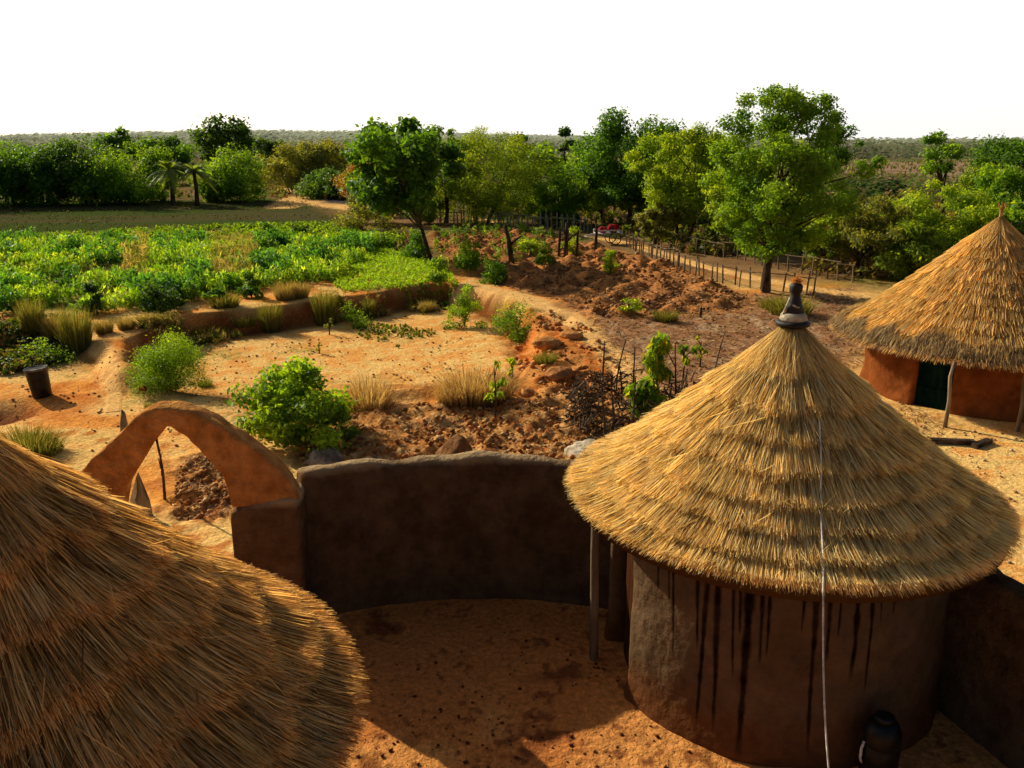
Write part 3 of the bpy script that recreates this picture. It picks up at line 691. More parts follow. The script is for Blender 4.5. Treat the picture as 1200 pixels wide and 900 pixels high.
# gate
g0 = np.array([-2.66, 9.74]); g1 = np.array([-5.6, 9.50]); gd = (g1-g0)/np.linalg.norm(g1-g0); gn = np.array([gd[1], -gd[0]])
if gn[1] > 0: gn = -gn
def gate_hit(px, py):
    d = ray(px, py); o = -g0; k = (o @ gn)*-1/(d[:2] @ gn); k = -(-(g0) @ gn)/(d[:2] @ gn); p = d*k+np.array([0, 0, CH])
    return ((p[:2]-g0) @ gd, p[2])
gate = thing('gate_arch', 'ochre clay gate arch with pointed opening beside the courtyard wall', 'arch', (g0[0], g0[1], 0))
outer = [(349,582),(339,563),(321,544),(301,528),(275,510),(248,494),(226,483),(202,478),(181,478),(162,486),(141,507),(116,531),(93,552),(69,576)]
inner = [(146,572),(171,531),(195,498),(216,512),(240,536),(262,560),(269,586),(270,597)]
def extrude_outline(name, pts, th, mat, parent, back):
    mb = MB(); n = len(pts); vs = []
    for side in (0, 1):
        for (s, z) in pts:
            o_ = gd*s-gn*(back+th*side); vs.append((o_[0], o_[1], z))
    fs = [tuple(range(n)), tuple(range(2*n-1, n-1, -1))]+[(i, i+n, (i+1) % n+n, (i+1) % n) for i in range(n)]
    mb.add(vs, fs); return mb.build(name, mat, parent)
op = [gate_hit(*p) for p in outer]; ip = [gate_hit(*p) for p in inner]
sL = op[-1][0]; outline = op+[(sL+.15, op[-1][1]-.6), (sL+.15, 1.2), (ip[0][0]+.28, 1.2)]+ip+[(op[0][0], op[0][1]-.12)]
a_o = extrude_outline('arch', outline, .30, M_archmud, gate, .0); voxel(a_o, .03, 3, .06)
pl = [(-.03, -.2), (-.03, op[0][1]-.03), (.1, op[0][1]-.0), (ip[-1][0]-.12, ip[-1][1]+.02), (ip[-1][0]+.02, ip[-1][1]-.05), (ip[-1][0]+.03, -.2)]
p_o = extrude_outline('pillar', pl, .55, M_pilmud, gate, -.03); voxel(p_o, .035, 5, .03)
pl = [(ip[0][0]+.25, -.2), (ip[0][0]+.25, 1.3), (sL+.2, 1.35), (sL+.2, -.2)]
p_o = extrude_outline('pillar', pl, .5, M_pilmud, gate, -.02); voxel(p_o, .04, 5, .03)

# ------------------------------------------------------------------ rocks, barrel, small objects
def rock(name, px, py, size, label, seed, cat='rock', flat=.6, mat=None, point=0):
    p = atg(px, py); bm_v = []; import bmesh
    me = bpy.data.meshes.new(name); b = bmesh.new(); bmesh.ops.create_icosphere(b, subdivisions=4, radius=1)
    for v in b.verts:
        x, y, z = v.co; nn = float(fbm(np.array([x*1.3+seed*7]), np.array([y*1.3+z*1.7]), seed, 4)[0]); k = .7+.6*nn
        zz = z*flat*(1+point*max(0, 1-math.hypot(x, y)))
        v.co = Vector((x*size[0]*k, y*size[1]*k, zz*size[2]*k))
    b.to_mesh(me); b.free(); me.materials.append(mat or M_stone)
    for q in me.polygons: q.use_smooth = True
    o = obj(name, me, None, (p[0], p[1], p[2]+size[2]*flat*.25)); o.rotation_euler = (0, 0, seed); return tag(o, label, cat)
rock('rock', 383, 541, (.42, .35, .35), 'rounded grey boulder just behind the left end of the courtyard wall', 2)
rock('rock', 690, 536, (.62, .45, .42), 'pale rough boulder behind the wall near the front roof edge', 5, mat=mat_attr('pale_stone', tex_cols=((.36,.28,.18), (.62,.52,.38), 5), bump=((6, .05), (22, .02))))
# termite-like peaked mud cap behind the wall
rock('earth_mound', 533, 538, (.45, .36, .40), 'low peaked dark earth mound behind the middle of the wall', 8, 'mound', .75, mudmat('mound_mud', (.16,.07,.03), (.32,.16,.07)), .5)
rock('rock', 618, 462, (.25, .2, .2), 'small orange rock at the end of the low earth ridge', 11, mat=mudmat('or1', (.40,.16,.05), (.6,.28,.1)))
rock('rock', 668, 395, (.4, .3, .3), 'orange earth lump on the slope below the footpath', 12, mat=mudmat('or2', (.45,.18,.05), (.65,.3,.1)))
rock('rock', 640, 405, (.45, .35, .32), 'larger orange earth lump on the upper pit slope', 13, mat=mudmat('or3', (.42,.17,.05), (.62,.3,.1)))
rock('rock', 655, 440, (.42, .36, .3), 'brown earth lump on the lower pit slope', 14, mat=mudmat('or4', (.32,.13,.045), (.5,.22,.08)))

p = atg(50, 464); brl = thing('barrel', 'small black open barrel standing on pale sand', 'barrel', p)
mb = MB(); mb.lathe([(.21, 0), (.225, .02), (.235, .22), (.245, .24), (.24, .26), (.25, .48), (.258, .50), (.25, .52), (.262, .70), (.275, .72), (.27, .735), (.24, .735), (.235, .715), (.12, .712), (.02, .71)], 32)
o = mb.build('body', M_plastic, brl, smooth=True); brl.rotation_euler = (.03, -.08, 0)
mb = MB(); mb.lathe([(.268, .70), (.283, .71), (.283, .745), (.262, .747), (.255, .735)], 32); mb.build('rim', mat_attr('greyrim', tex_cols=((.05,.05,.05), (.2,.18,.16), 9), bump=((9, .004),)), brl, smooth=True)  # lighter grey paints in the sunlit rim
# pointed slab seen through the arch
p = atg(165, 606); st = thing('standing_slab', 'pointed dark wooden slab with white stripe, standing behind the gate opening', 'slab', p)
mb = MB(); v = [(-.17, -.05, -.1), (.2, -.05, -.1), (.2, .05, -.1), (-.17, .05, -.1), (-.12, -.05, .35), (.17, -.05, .3), (.17, .05, .3), (-.12, .05, .35), (.05, -.02, .82), (.05, .02, .82)]
mb.add(v, [(0,1,5,4),(1,2,6,5),(2,3,7,6),(3,0,4,7),(4,5,8),(5,6,9,8),(6,7,9),(7,4,8,9),(3,2,1,0)]); mb.build('body', M_wood, st)
mb = MB(); mb.add([(-.165, -.058, .0), (-.02, -.058, .0), (.02, -.056, .55), (.03, -.03, .78), (-.115, -.056, .36)], [(0,1,2,3,4)]); mb.add([(-.165, -.054, .0), (-.02, -.054, .0), (.02, -.052, .55), (.03, -.026, .78), (-.115, -.052, .36)], [(4,3,2,1,0)]); mb.build('stripe', M_cream, st)
p = atg(146, 505); mb = MB(); mb.tube([(0, 0, -.05), (.01, 0, .2), (.02, 0, .42), (.0, 0, .5)], [.09, .08, .05, .012], 7, jit=.15)
o = mb.build('stone', M_stone, smooth=True); o.location = p; tag(o, 'small pointed grey stone on sand behind the left arch shoulder', 'stone')
# red bloom on stick
p = atg(169, 466); fl = thing('flower', 'single red flower head on a thin stalk below the feathery shrub', 'flower', p)
g = np.random.default_rng(2); n = 260; d = unit(n); me = leaf_mesh(d*np.array([.1,.1,.07])+np.array([0, 0, .24]), d, .08, .05, np.tile(C(.36,.02,.025), (n, 1))*g.uniform(.6, 1.3, (n, 1)), 'petals', M_leaf); obj('petals', me, fl)
mb = MB(); mb.tube([(0, 0, -.05), (.01, 0, .24)], .008, 5); mb.build('stem', M_twig, fl)

# cart on the far path
p = atg(712, 286); cart = thing('cart', 'pale wooden cart with red load standing on the far path beside the fence', 'cart', p, R_(8))
M_pw = mat_attr('whitewood', tex_cols=((.5,.46,.42), (.75,.72,.68), 6), bump=((14, .01),))
mb = MB(); mb.box((0, 0, .62), (1.5, .9, .06)); mb.box((0, -.45, .80), (1.5, .04, .07)); mb.box((0, .45, .80), (1.5, .04, .07))
for x in (-.72, -.25, .25, .72): mb.box((x, -.45, .73), (.05, .05, .2)); mb.box((x, .45, .73), (.05, .05, .2))
mb.build('bed', M_pw, cart)
for s in (-1, 1):
    mb = MB(); pts = [(.3+.34*math.cos(k*math.pi/10), s*.52, .35+.34*math.sin(k*math.pi/10)) for k in range(21)]; mb.tube(pts, .03, 6, cap=False)
    for k in range(6): mb.tube([(.3, s*.52, .35), (.3+.33*math.cos(k*1.047), s*.52, .35+.33*math.sin(k*1.047))], .012, 4)
    mb.build('wheel', M_black, cart)
mb = MB(); mb.tube([(-.75, -.3, .6), (-1.3, -.25, .45)], .025, 6); mb.tube([(-.75, .3, .6), (-1.3, .25, .45)], .025, 6); mb.tube([(-1.3, -.27, .45), (-1.3, .27, .45)], .02, 6); mb.build('shafts', M_pw, cart)
def bundle(x, w, h, nm, lab, mat):
    import bmesh
    me = bpy.data.meshes.new('sack'); b = bmesh.new(); bmesh.ops.create_icosphere(b, subdivisions=3, radius=1)
    for v in b.verts:
        k = 1+.25*math.sin(5*v.co.x+3*v.co.z+nm)*math.cos(4*v.co.y); v.co = Vector((np.sign(v.co.x)*abs(v.co.x)**.7*w*k, np.sign(v.co.y)*abs(v.co.y)**.7*.3*k, np.sign(v.co.z)*abs(v.co.z)**.8*h))
    b.to_mesh(me); b.free(); me.materials.append(mat)
    for q in me.polygons: q.use_smooth = True
    c, s_ = math.cos(R_(8)), math.sin(R_(8)); o = obj('sack', me, None, (p[0]+x*c, p[1]+x*s_, p[2]+.65+h)); tag(o, lab, 'sack')
bundle(-.30, .24, .17, 1, 'red cloth sack at the left end of the pale cart', M_redpaint)
bundle(.3, .30, .24, 2, 'larger red cloth sack at the right end of the pale cart', M_redpaint)

# ------------------------------------------------------------------ fences
def fence(name, label, line, n, hgt, rails, mat, z=.4, seed=1, rad=.04, skipy=0):
    rs = random.Random(seed); P = np.array([at(*q, z)[:2] for q in line]); seg = np.linalg.norm(np.diff(P, axis=0), axis=1); cum = np.concatenate([[0], np.cumsum(seg)])
    t = np.linspace(0, cum[-1], n); xs, ys = np.interp(t, cum, P[:, 0]), np.interp(t, cum, P[:, 1]); root = thing(name, label, 'fence', (xs[0], ys[0], 0))
    tops = []
    for i in range(n):
        x, y = xs[i]-xs[0]+rs.uniform(-.1, .1), ys[i]-ys[0]+rs.uniform(-.05, .05); gz = hz(xs[i], ys[i]); h = hgt*rs.uniform(.8, 1.25); l = rs.uniform(-.1, .1)
        mb = MB(); mb.tube([(x, y, gz-.2), (x+l*.5, y, gz+h*.5), (x+l, y+rs.uniform(-.05, .05), gz+h)], [rad*1.1, rad, rad*.8], 6, jit=.1); mb.build('post', mat, root); tops.append((x+l*.8, y, gz, h))
    for rz in rails:
        i = 0
        while i < n-1:
            k = min(n-1, i+rs.choice((1, 2, 2, 3)))
            a, b = tops[i], tops[k]; mb = MB(); za, zb = a[2]+hgt*rz*rs.uniform(.9, 1.1), b[2]+hgt*rz*rs.uniform(.85, 1.1)
            ex, ey = (b[0]-a[0])*.08, (b[1]-a[1])*.08
            mb.tube([(a[0]-ex, a[1]-ey-rad, za), ((a[0]+b[0])/2, (a[1]+b[1])/2-rad, (za+zb)/2+rs.uniform(-.05, .03)), (b[0]+ex, b[1]+ey-rad, zb)], rad*.62, 6, jit=.1); mb.build('rail', mat, root); i = k
    return root
fence('stick_fence', 'long stick fence along the near side of the far path', [(736,292),(765,305),(801,322),(845,334),(880,341),(920,346),(955,350)], 38, .8, (.88,), M_wood, seed=1, rad=.034)
fence('stick_fence', 'stick fence with single top rail along the far side of the path', [(728,268),(762,282),(823,301),(862,306),(930,322),(1000,334)], 36, .85, (.9,), M_wood, seed=2, rad=.034)
fence('stick_fence', 'grey picket stick fence behind the mounds, left of the cart', [(505,262),(560,264),(607,268),(650,272),(690,274)], 46, .95, (.85,), mat_attr('greywood', tex_cols=((.22,.18,.14), (.44,.38,.30), 5), bump=((22, .01),)), seed=3, rad=.05)
def stake(name, px, py, top, lab, rad=.05, lean=.1, mat=M_bark, branch=False, seed=0, group=None):
    p = atg(px, py); q = atY(px, top, p[1]); h = q[2]-p[2]; mb = MB(); rs = random.Random(seed+px)
    mb.tube([(0, 0, -.15), (lean*.3, 0, h*.35), (lean*.6+rs.uniform(-.03, .03), 0, h*.7), (lean, 0, h)], [rad*1.15, rad, rad*.85, rad*.6], 7, jit=.12)
    if branch: mb.tube([(lean*.4, 0, h*.45), (lean*.4+h*.18, 0, h*.62), (lean*.4+h*.34, 0, h*.72)], [rad*.6, rad*.45, rad*.25], 6); mb.tube([(lean*.4, 0, h*.6), (lean*.4-h*.12, .05, h*.85)], [rad*.5, rad*.25], 6)
    o = mb.build(name, mat, smooth=True); o.location = p; return tag(o, lab, 'post', group)
stake('dead_trunk', 600, 308, 264, 'leaning dark dead trunk with side branch among the mounds', .13, -.35, branch=True)
stake('wooden_post', 655, 300, 267, 'leftmost of three dark posts standing before the grey picket fence', .07, .03)
stake('wooden_post', 663, 302, 261, 'tallest middle post of the three in front of the picket fence', .11, .02, branch=True)
stake('wooden_post', 676, 299, 270, 'right post of the three, overgrown with leaves', .07, .05)
stake('wooden_post', 698, 294, 262, 'lone dark post just left of the red loaded cart', .09, 0)
stake('wooden_post', 693, 268, 245, 'pale thin post at left end of the cart', .04, 0, M_pale)

# thorn enclosure + stakes
c0 = atg(750, 500); enc = thing('brush_enclosure', 'dark thorny brush enclosure round the young sapling', 'enclosure', c0)
rs = random.Random(5); mb = MB()
for k in range(950):
    a = rs.uniform(0, 6.283); rr_ = rs.gauss(1.15, .16); x, y = 1.25*rr_*math.cos(a), rr_*1.15*math.sin(a); z = rs.uniform(0, .95)**1.1
    d = Vector((rs.gauss(0, 1), rs.gauss(0, 1), rs.gauss(.1, .7))).normalized()*rs.uniform(.15, .45); s_ = Vector((x, y, z))
    mb.tube([s_-d/2, s_+Vector((rs.uniform(-.04, .04),)*3), s_+d/2], [.019, .016, .006], 4, cap=False)
mb.build('thorns', mat_attr('dry_brush', tex_cols=((.03,.02,.014), (.22,.15,.09), 3), bump=((20, .01),)), enc)
for (px, py, top) in ((728, 480, 425), (741, 500, 404), (738, 520, 440), (766, 508, 425), (785, 505, 455), (716, 520, 450), (708, 528, 455)):
    p = at(px, py, 0)-c0; h = atY(px, top, p[1]+c0[1])[2]; mb = MB(); mb.tube([(p[0], p[1], -.1), (p[0]+rs.uniform(-.08, .08), p[1], h*.5), (p[0]+rs.uniform(-.1, .1), p[1], h)], [.028, .024, .012], 6); mb.build('stake', M_twig, enc)
stake('stake', 706, 448, 400, 'thin bare stake at the left end of the footpath', .022, .02, M_twig)
stake('stake', 722, 445, 398, 'slanted bare stake beside the footpath end', .022, .22, M_twig)
stake('stake', 833, 452, 388, 'tall thin stake leaning right behind the front roof', .022, .28, M_wood)
stake('stake', 821, 372, 360, 'short reddish stub in the litter field', .05, 0, M_twig)

# ------------------------------------------------------------------ leafy saplings with long drooping leaves
def sapling(px, py, top, wpx, label, seed, n=260, ll=.22, hue=('mid', 'yellow'), name='sapling', clusters=None):
    p = atg(px, py); q = atY(px, top, p[1]); h = q[2]-p[2]; f = p[1]*CP-(p[2]-CH)*SP; w = wpx*f/F; root = thing(name, label, 'sapling', p); g = np.random.default_rng(seed)
    cl = clusters or [(g.normal()*.25*w, g.normal()*.2*w, h*g.uniform(.35, 1)) for _ in range(6)]
    cl = np.array(cl); idx = g.choice(len(cl), n); d = g.normal(size=(n, 3)); d[:, 2] *= .6; d /= np.linalg.norm(d, axis=1)[:, None]
    pos = cl[idx]+d*w*.22*g.uniform(.3, 1, (n, 1)); td = d+np.array([0, 0, -.9]); t = g.uniform(0, 1, (n, 1)); a, b = GREENS[hue[0]]; cols = a*(1-t)+b*t
    yl = g.uniform(size=n) < .25; cols[yl] = GREENS[hue[1]][0]*g.uniform(.7, 1.2, (yl.sum(), 1))
    obj('leaves', leaf_mesh(pos, d+g.normal(size=(n, 3))*.6, ll, ll*.3, cols, 'leaves', M_leaf, tdir=td), root)
    mb = MB(); mb.tube([(0, 0, -.1), (.02*h, 0, h*.4), (-.01*h, 0, h*.92)], [.03, .022, .01], 6)
    for c in cl: mb.tube([(0, 0, c[2]*.75), (c[0]*.5, c[1]*.5, c[2]*.92), tuple(c)], [.014, .011, .005], 5)
    mb.build('stem', M_bark, root); return root
sapling(787, 505, 392, 60, 'young mango-like sapling with drooping green and yellow leaves inside the brush enclosure', 3, 1300, .27, clusters=[(-.35,0,1.95),(-.45,.1,1.6),(-.3,.1,1.3),(-.55,0,1.0),(-.8,.1,.85),(-.4,-.1,.7),(-.7,0,.55)])
sapling(800, 446, 408, 18, 'small dark green sapling behind the brush enclosure', 4, 200, .2)
sapling(820, 430, 396, 16, 'thin yellowish sapling farthest behind the enclosure', 5, 70, .2, ('olive', 'yellow'))
sapling(580, 492, 425, 30, 'spindly pale green sapling on the dug red ground', 6, 90, .2, ('lime', 'lime'))
sapling(600, 462, 418, 18, 'thin yellow green sapling at the ridge end', 7, 50, .2, ('lime', 'yellow'))
sapling(386, 392, 372, 10, 'tiny pale leaved seedling on the sand, farther one', 8, 50, .12, ('haze', 'lime'))
sapling(374, 414, 402, 9, 'tiny green seedling on the sand, nearer one', 9, 30, .12, ('mid', 'lime'))
sapling(193, 585, 500, 10, 'bare thin stem seen through the arch opening', 10, 12, .08, ('dull', 'dull'))

# ------------------------------------------------------------------ shrubs (bushes)
def shrub(px, py, top, wpx, label, hue, seed, n=2500, ls=.07, K=22, cat='shrub', name='shrub', clump=.2, elong=1.9, shape='dome', group=None, dep=1.0):
    p = atg(px, py); q = atY(px, top, p[1]+.0); f = p[1]*CP-(p[2]-CH)*SP; w = wpx*f/F; h = max((py-top)*f/F/CP*.93, .15)
    rt = make_tree(name, label, cat, (p[0], p[1]+w*.3, hz(p[0], p[1]+w*.3)-.02), h, w*1.06, hue, n=n, ls=ls, K=K, seed=seed, cb=.02, shape=shape, trunks=3, clump=clump, tr=.03, nb=12, elong=elong, fill=.05, group=group, dep=dep)
    [c for c in rt.children if c.name.startswith('trunk')][0].name = 'stems'; [c for c in rt.children if c.name.startswith('crown')][0].name = 'foliage'
    return rt
shrub(187, 461, 394, 100, 'bright feathery green shrub beside the raised footpath', 'bush', 1, 26000, .055, 70, clump=.13, elong=3.0)
shrub(348, 530, 430, 128, 'big glossy broad-leaved shrub behind the gate and wall', 'bush', 2, 9500, .125, 60, clump=.11)
shrub(600, 398, 356, 58, 'compact dark green shrub beside the footpath bend', 'mid', 3, 5000, .07, 22)
shrub(545, 385, 330, 34, 'tall narrow green shrub at the corner of the crop bank', 'bush', 4, 3000, .08, 16)
shrub(413, 385, 356, 30, 'small dark green shrub at the foot of the bank', 'mid', 5, 1200, .07, 12)
shrub(550, 322, 285, 36, 'broad-leaved shrub between the crops and the mounds', 'mid', 6, 1800, .14, 16)
shrub(580, 334, 303, 34, 'lower dark shrub right of the broad-leaved one by the mounds', 'dark', 7, 1500, .12, 14)
shrub(717, 321, 290, 20, 'upright bright green shrub alone among the brown mounds', 'lime', 8, 1500, .1, 12)
shrub(447, 292, 262, 42, 'bright leafy shrub at the right end of the crop field', 'mid', 9, 1800, .16, 16)
shrub(488, 304, 268, 34, 'dark green bush leaning against the forked tree stem', 'dark', 10, 1800, .15, 16)
shrub(418, 270, 238, 52, 'grey green rounded bush behind the crop field', 'dull', 11, 2200, .18, 18)
shrub(310, 303, 276, 30, 'dark clump bush in the far part of the crops', 'dark', 12, 1200, .15, 12)
shrub(312, 278, 262, 24, 'small round dark bush at the back of the crops', 'dark', 13, 900, .15, 10)
shrub(348, 275, 262, 18, 'low dark bush right of the round one behind the crops', 'deep', 14, 700, .15, 10)
shrub(188, 366, 322, 34, 'dark leafy bush at the near edge of the crops', 'deep', 15, 1500, .14, 14)
shrub(105, 370, 330, 28, 'dark green bush behind the tall grass on the left', 'deep', 16, 1200, .13, 12)
shrub(295, 350, 318, 26, 'blue green leafy bush at the right crop edge', 'dark', 17, 1200, .13, 12)
shrub(250, 360, 325, 24, 'dark green plant cluster in the middle crop edge', 'dark', 18, 1100, .13, 12)
shrub(35, 428, 402, 62, 'low weedy green shrub in the left hollow', 'mid', 19, 1600, .08, 18)
shrub(640, 315, 290, 22, 'small shrub left of the three dark posts', 'mid', 20, 900, .12, 10)
shrub(620, 300, 276, 24, 'yellow green shrub behind the dead leaning trunk', 'lime', 21, 900, .14, 10)
shrub(672, 300, 268, 20, 'pale vine shrub climbing beside the three posts', 'lime', 22, 800, .13, 10)
shrub(510, 335, 300, 26, 'leafy shrub beyond the right crop corner', 'mid', 23, 1000, .13, 12)
shrub(1000, 390, 372, 30, 'low weeds beside the front hut finial', 'olive', 24, 600, .1, 10)
shrub(740, 367, 352, 26, 'low green weed patch on the near mounds', 'lime', 25, 500, .09, 9)

# ------------------------------------------------------------------ grass tufts on the banks
def tuft_mesh(n, h, spread, seed, cols):
    g = np.random.default_rng(seed); a = g.uniform(0, 6.283, n); r = spread*np.sqrt(g.uniform(0, 1, n))*.45; ln = h*g.uniform(.5, 1.1, n)
    b = np.stack([r*np.cos(a), r*np.sin(a), 0*a-.03], 1); out = np.stack([np.cos(a), np.sin(a), 0*a], 1)*(spread*g.uniform(.1, 1, n)**1.3*.5)[:, None]
    m = b+out*.35+np.array([0, 0, 1])*(ln*.6)[:, None]; t = b+out+np.array([0, 0, 1])*ln[:, None]
    s = np.stack([-np.sin(a+g.normal(size=n)), np.cos(a+g.normal(size=n)), 0*a], 1)*(.005+.005*g.uniform(size=n))[:, None]
    v = np.stack([b-s, b+s, m-s*.8, m+s*.8, t], 1); bs = np.arange(n)[:, None]*5
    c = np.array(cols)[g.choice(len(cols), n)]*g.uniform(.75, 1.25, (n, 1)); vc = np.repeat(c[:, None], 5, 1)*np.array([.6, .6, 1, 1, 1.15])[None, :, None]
    return mesh('blades', v.reshape(-1, 3), [bs+np.array([0, 1, 3, 2]), bs+np.array([2, 3, 4])], M_dry, vc.reshape(-1, 3))
GG, GY_, GD = [(.16,.20,.03), (.26,.26,.045), (.36,.30,.07)], [(.42,.32,.09), (.30,.26,.05), (.5,.38,.14)], [(.55,.38,.15), (.45,.28,.09), (.62,.46,.22)]
tm = [tuft_mesh(900, 1.0, .7, 1, GG), tuft_mesh(800, .7, .9, 2, GY_), tuft_mesh(700, .42, .8, 3, GD), tuft_mesh(600, .35, .8, 4, GG)]
TUFTS = [(40,392,352,0,'tall green grass clump at the far left bank'),(92,412,360,0,'tall green grass clump leaning over the raised footpath'),(66,394,366,1,'yellowing grass clump between the two tall left clumps'),
 (122,390,372,1,'yellow grass clump at the head of the raised footpath'),(148,386,370,1,'second yellow grass clump right of the raised footpath'),(172,382,366,1,'short brownish grass clump third from the raised footpath'),
 (317,371,336,0,'upright green grass clump on the middle of the bank'),(337,366,344,1,'pale grass clump just right of the upright one on the bank'),(380,363,322,0,'largest round grass clump on the bank'),(352,364,345,1,'low grass clump left of the largest one'),
 (432,356,334,0,'green grass clump on the right part of the bank'),(265,375,358,3,'low green grass patch hanging over the left bank'),(240,378,362,3,'low grass patch on the bank behind the feathery shrub'),
 (285,370,357,3,'small grass patch left of the upright clump'),(500,352,338,1,'dry grass clump at the right bank corner'),(550,470,432,2,'golden dry grass clump on the low ridge'),(575,468,436,2,'golden dry grass clump right end of the ridge'),
 (530,470,448,2,'short golden grass clump left of the ridge clumps'),(432,478,444,2,'dry straw grass beside the broad-leaved shrub'),(30,528,500,3,'low green grass clump above the near thatch roof'),(45,532,506,3,'green grass clump right beside the one above the near roof'),
 (175,484,470,0,'yellow green sprout behind the arch top'),(205,484,468,0,'arching yellow plant directly behind the arch crown'),(925,368,345,3,'green weed clump in the litter field left of the finial'),
 (905,362,348,3,'lower green weed clump beside the tall tree foot'),(640,425,412,3,'weed tuft on the orange slope'),(780,375,362,3,'pale weed tuft in the litter field'),(240,452,444,3,'tiny grass patch on sand right of the feathery shrub')]
for k, (px, py, top, ty, lab) in enumerate(TUFTS):
    p = atg(px, py); f = p[1]*CP-(p[2]-CH)*SP; h = (py-top)*f/F/CP; base = (1.0, .7, .42, .35)[ty]
    o = obj('grass_tuft', tm[ty], None, p); sc = h/base; o.scale = (sc*.85, sc*.85, sc); o.rotation_euler = (0, 0, k*1.7); tag(o, lab, 'grass tuft', 'grass tufts and weeds on the banks')

# ------------------------------------------------------------------ crops (stuff)
def in_poly_pts(poly, n, g):
    P = np.array(poly); x0, y0 = P.min(0); x1, y1 = P.max(0); out = []
    while sum(len(o) for o in out) < n:
        x, y = g.uniform(x0, x1, n*2), g.uniform(y0, y1, n*2); m = sdf(poly, x, y) < -.1
        m &= g.uniform(size=n*2) < (30/np.maximum(y, 20))**.6
        m &= np.abs(x) < y*.75+3
        out.append(np.stack([x[m], y[m]], 1))
    return np.concatenate(out)[:n]
def plants(name, label, pts, h, per, ll, wd, cols, seed, up=.8, mat=None):
    g = np.random.default_rng(seed); n = len(pts); z = height(pts[:, 0], pts[:, 1]); hh = h*g.uniform(.6, 1.25, n); idx = np.repeat(np.arange(n), per); m = len(idx)
    d = g.normal(size=(m, 3)); d[:, 2] = np.abs(d[:, 2])*up+up*.3; d /= np.linalg.norm(d, axis=1)[:, None]
    fr = g.uniform(.15, 1, m); rr2 = .3*h*g.uniform(.1, 1, m); a = g.uniform(0, 6.283, m)
    pos = np.stack([pts[idx, 0]+rr2*np.cos(a), pts[idx, 1]+rr2*np.sin(a), z[idx]+hh[idx]*fr], 1)
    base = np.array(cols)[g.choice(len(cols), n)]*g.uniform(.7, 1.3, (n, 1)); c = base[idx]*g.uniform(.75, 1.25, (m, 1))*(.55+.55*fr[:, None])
    nrm = g.normal(size=(m, 3))+np.array([0, 0, .6 if up < 1.5 else .1]); L = ll*g.uniform(.6, 1.3, m)
    o = obj(name, leaf_mesh(pos, nrm, L, L*wd, c, name, mat or M_leaf, tdir=d*1.5)); return tag(o, label, name.replace('_', ' '), kind='stuff')
g = np.random.default_rng(77); pts = in_poly_pts(CROPS, 15000, g)
nz = fbm(pts[:, 0]*.22, pts[:, 1]*.16, 91, 3); nz2 = fbm(pts[:, 0]*.5, pts[:, 1]*.4, 92, 3)
yel = nz2 > 9; lushm = (nz > .27) & ~yel
qx = np.array([proj(a, b, .5) for a, b in pts]); yel |= ((np.abs(qx[:, 0]-160) < 15) | (np.abs(qx[:, 0]-275) < 26)) & (qx[:, 1] > 278) & (qx[:, 1] < 335) & (nz2 > .47); yel |= False
lushm &= ~yel
back = qx[:, 1] < 288
A1 = pts[lushm & ~back]; A1 = A1[fbm(A1[:, 0]*.75, A1[:, 1]*.5, 96, 3) > .38]; dk = fbm(A1[:, 0]*.9, A1[:, 1]*.7, 97, 3) > .58
plants('leafy_crop', 'lush mid green leafy crop covering the fenced field', A1[~dk][:5000], .62, 20, .22, .26, [(.17,.36,.03), (.26,.46,.045), (.36,.50,.06), (.14,.29,.03)], 1, 2.2)
plants('leafy_crop', 'darker blue green broad-leaved crop patches in the field', A1[dk][:1400], .85, 30, .2, .42, [(.06,.19,.035), (.10,.27,.05), (.07,.20,.045)], 2, 1.6)
plants('ripe_crop', 'dry yellow tall crop stands between the green rows', pts[yel & ~back][:230], .85, 20, .30, .14, [(.52,.44,.10), (.62,.50,.16), (.34,.42,.05)], 3, 1.6, M_dry)
plants('low_crop', 'low light green ground crop at the back of the field', pts[back & (nz2 > .36)][:4200], .22, 12, .18, .4, [(.16,.32,.025), (.22,.36,.03), (.12,.20,.02)], 4)
p2 = in_poly_pts(STUB, 2600, g)
plants('stubble_grass', 'sparse dull grass on the grey brown field', p2[fbm(p2[:, 0]*.08, p2[:, 1]*.4, 99, 3) > .45], .1, 9, .16, .2, [(.07,.09,.03), (.11,.11,.04), (.05,.07,.02)], 5)
CG = PL([(400,268),(450,280),(530,322),(540,336),(480,340),(400,345),(380,330)], .45); p3 = in_poly_pts(CG, 4500, g)
plants('green_grass', 'bright short grass at the right corner of the crops', p3, .16, 14, .13, .2, [(.24,.44,.03), (.30,.50,.04)], 6)
p6 = in_poly_pts(PL([(505,272),(600,268),(650,276),(640,300),(560,322),(510,300)], .5), 420, g); p6 = p6[fbm(p6[:, 0]*.5, p6[:, 1]*.4, 95, 2) > .5]
plants('mound_weeds', 'green weeds and young vines between the far mounds', p6, .5, 26, .16, .45, [(.10,.22,.03), (.16,.28,.04), (.07,.15,.03)], 10)
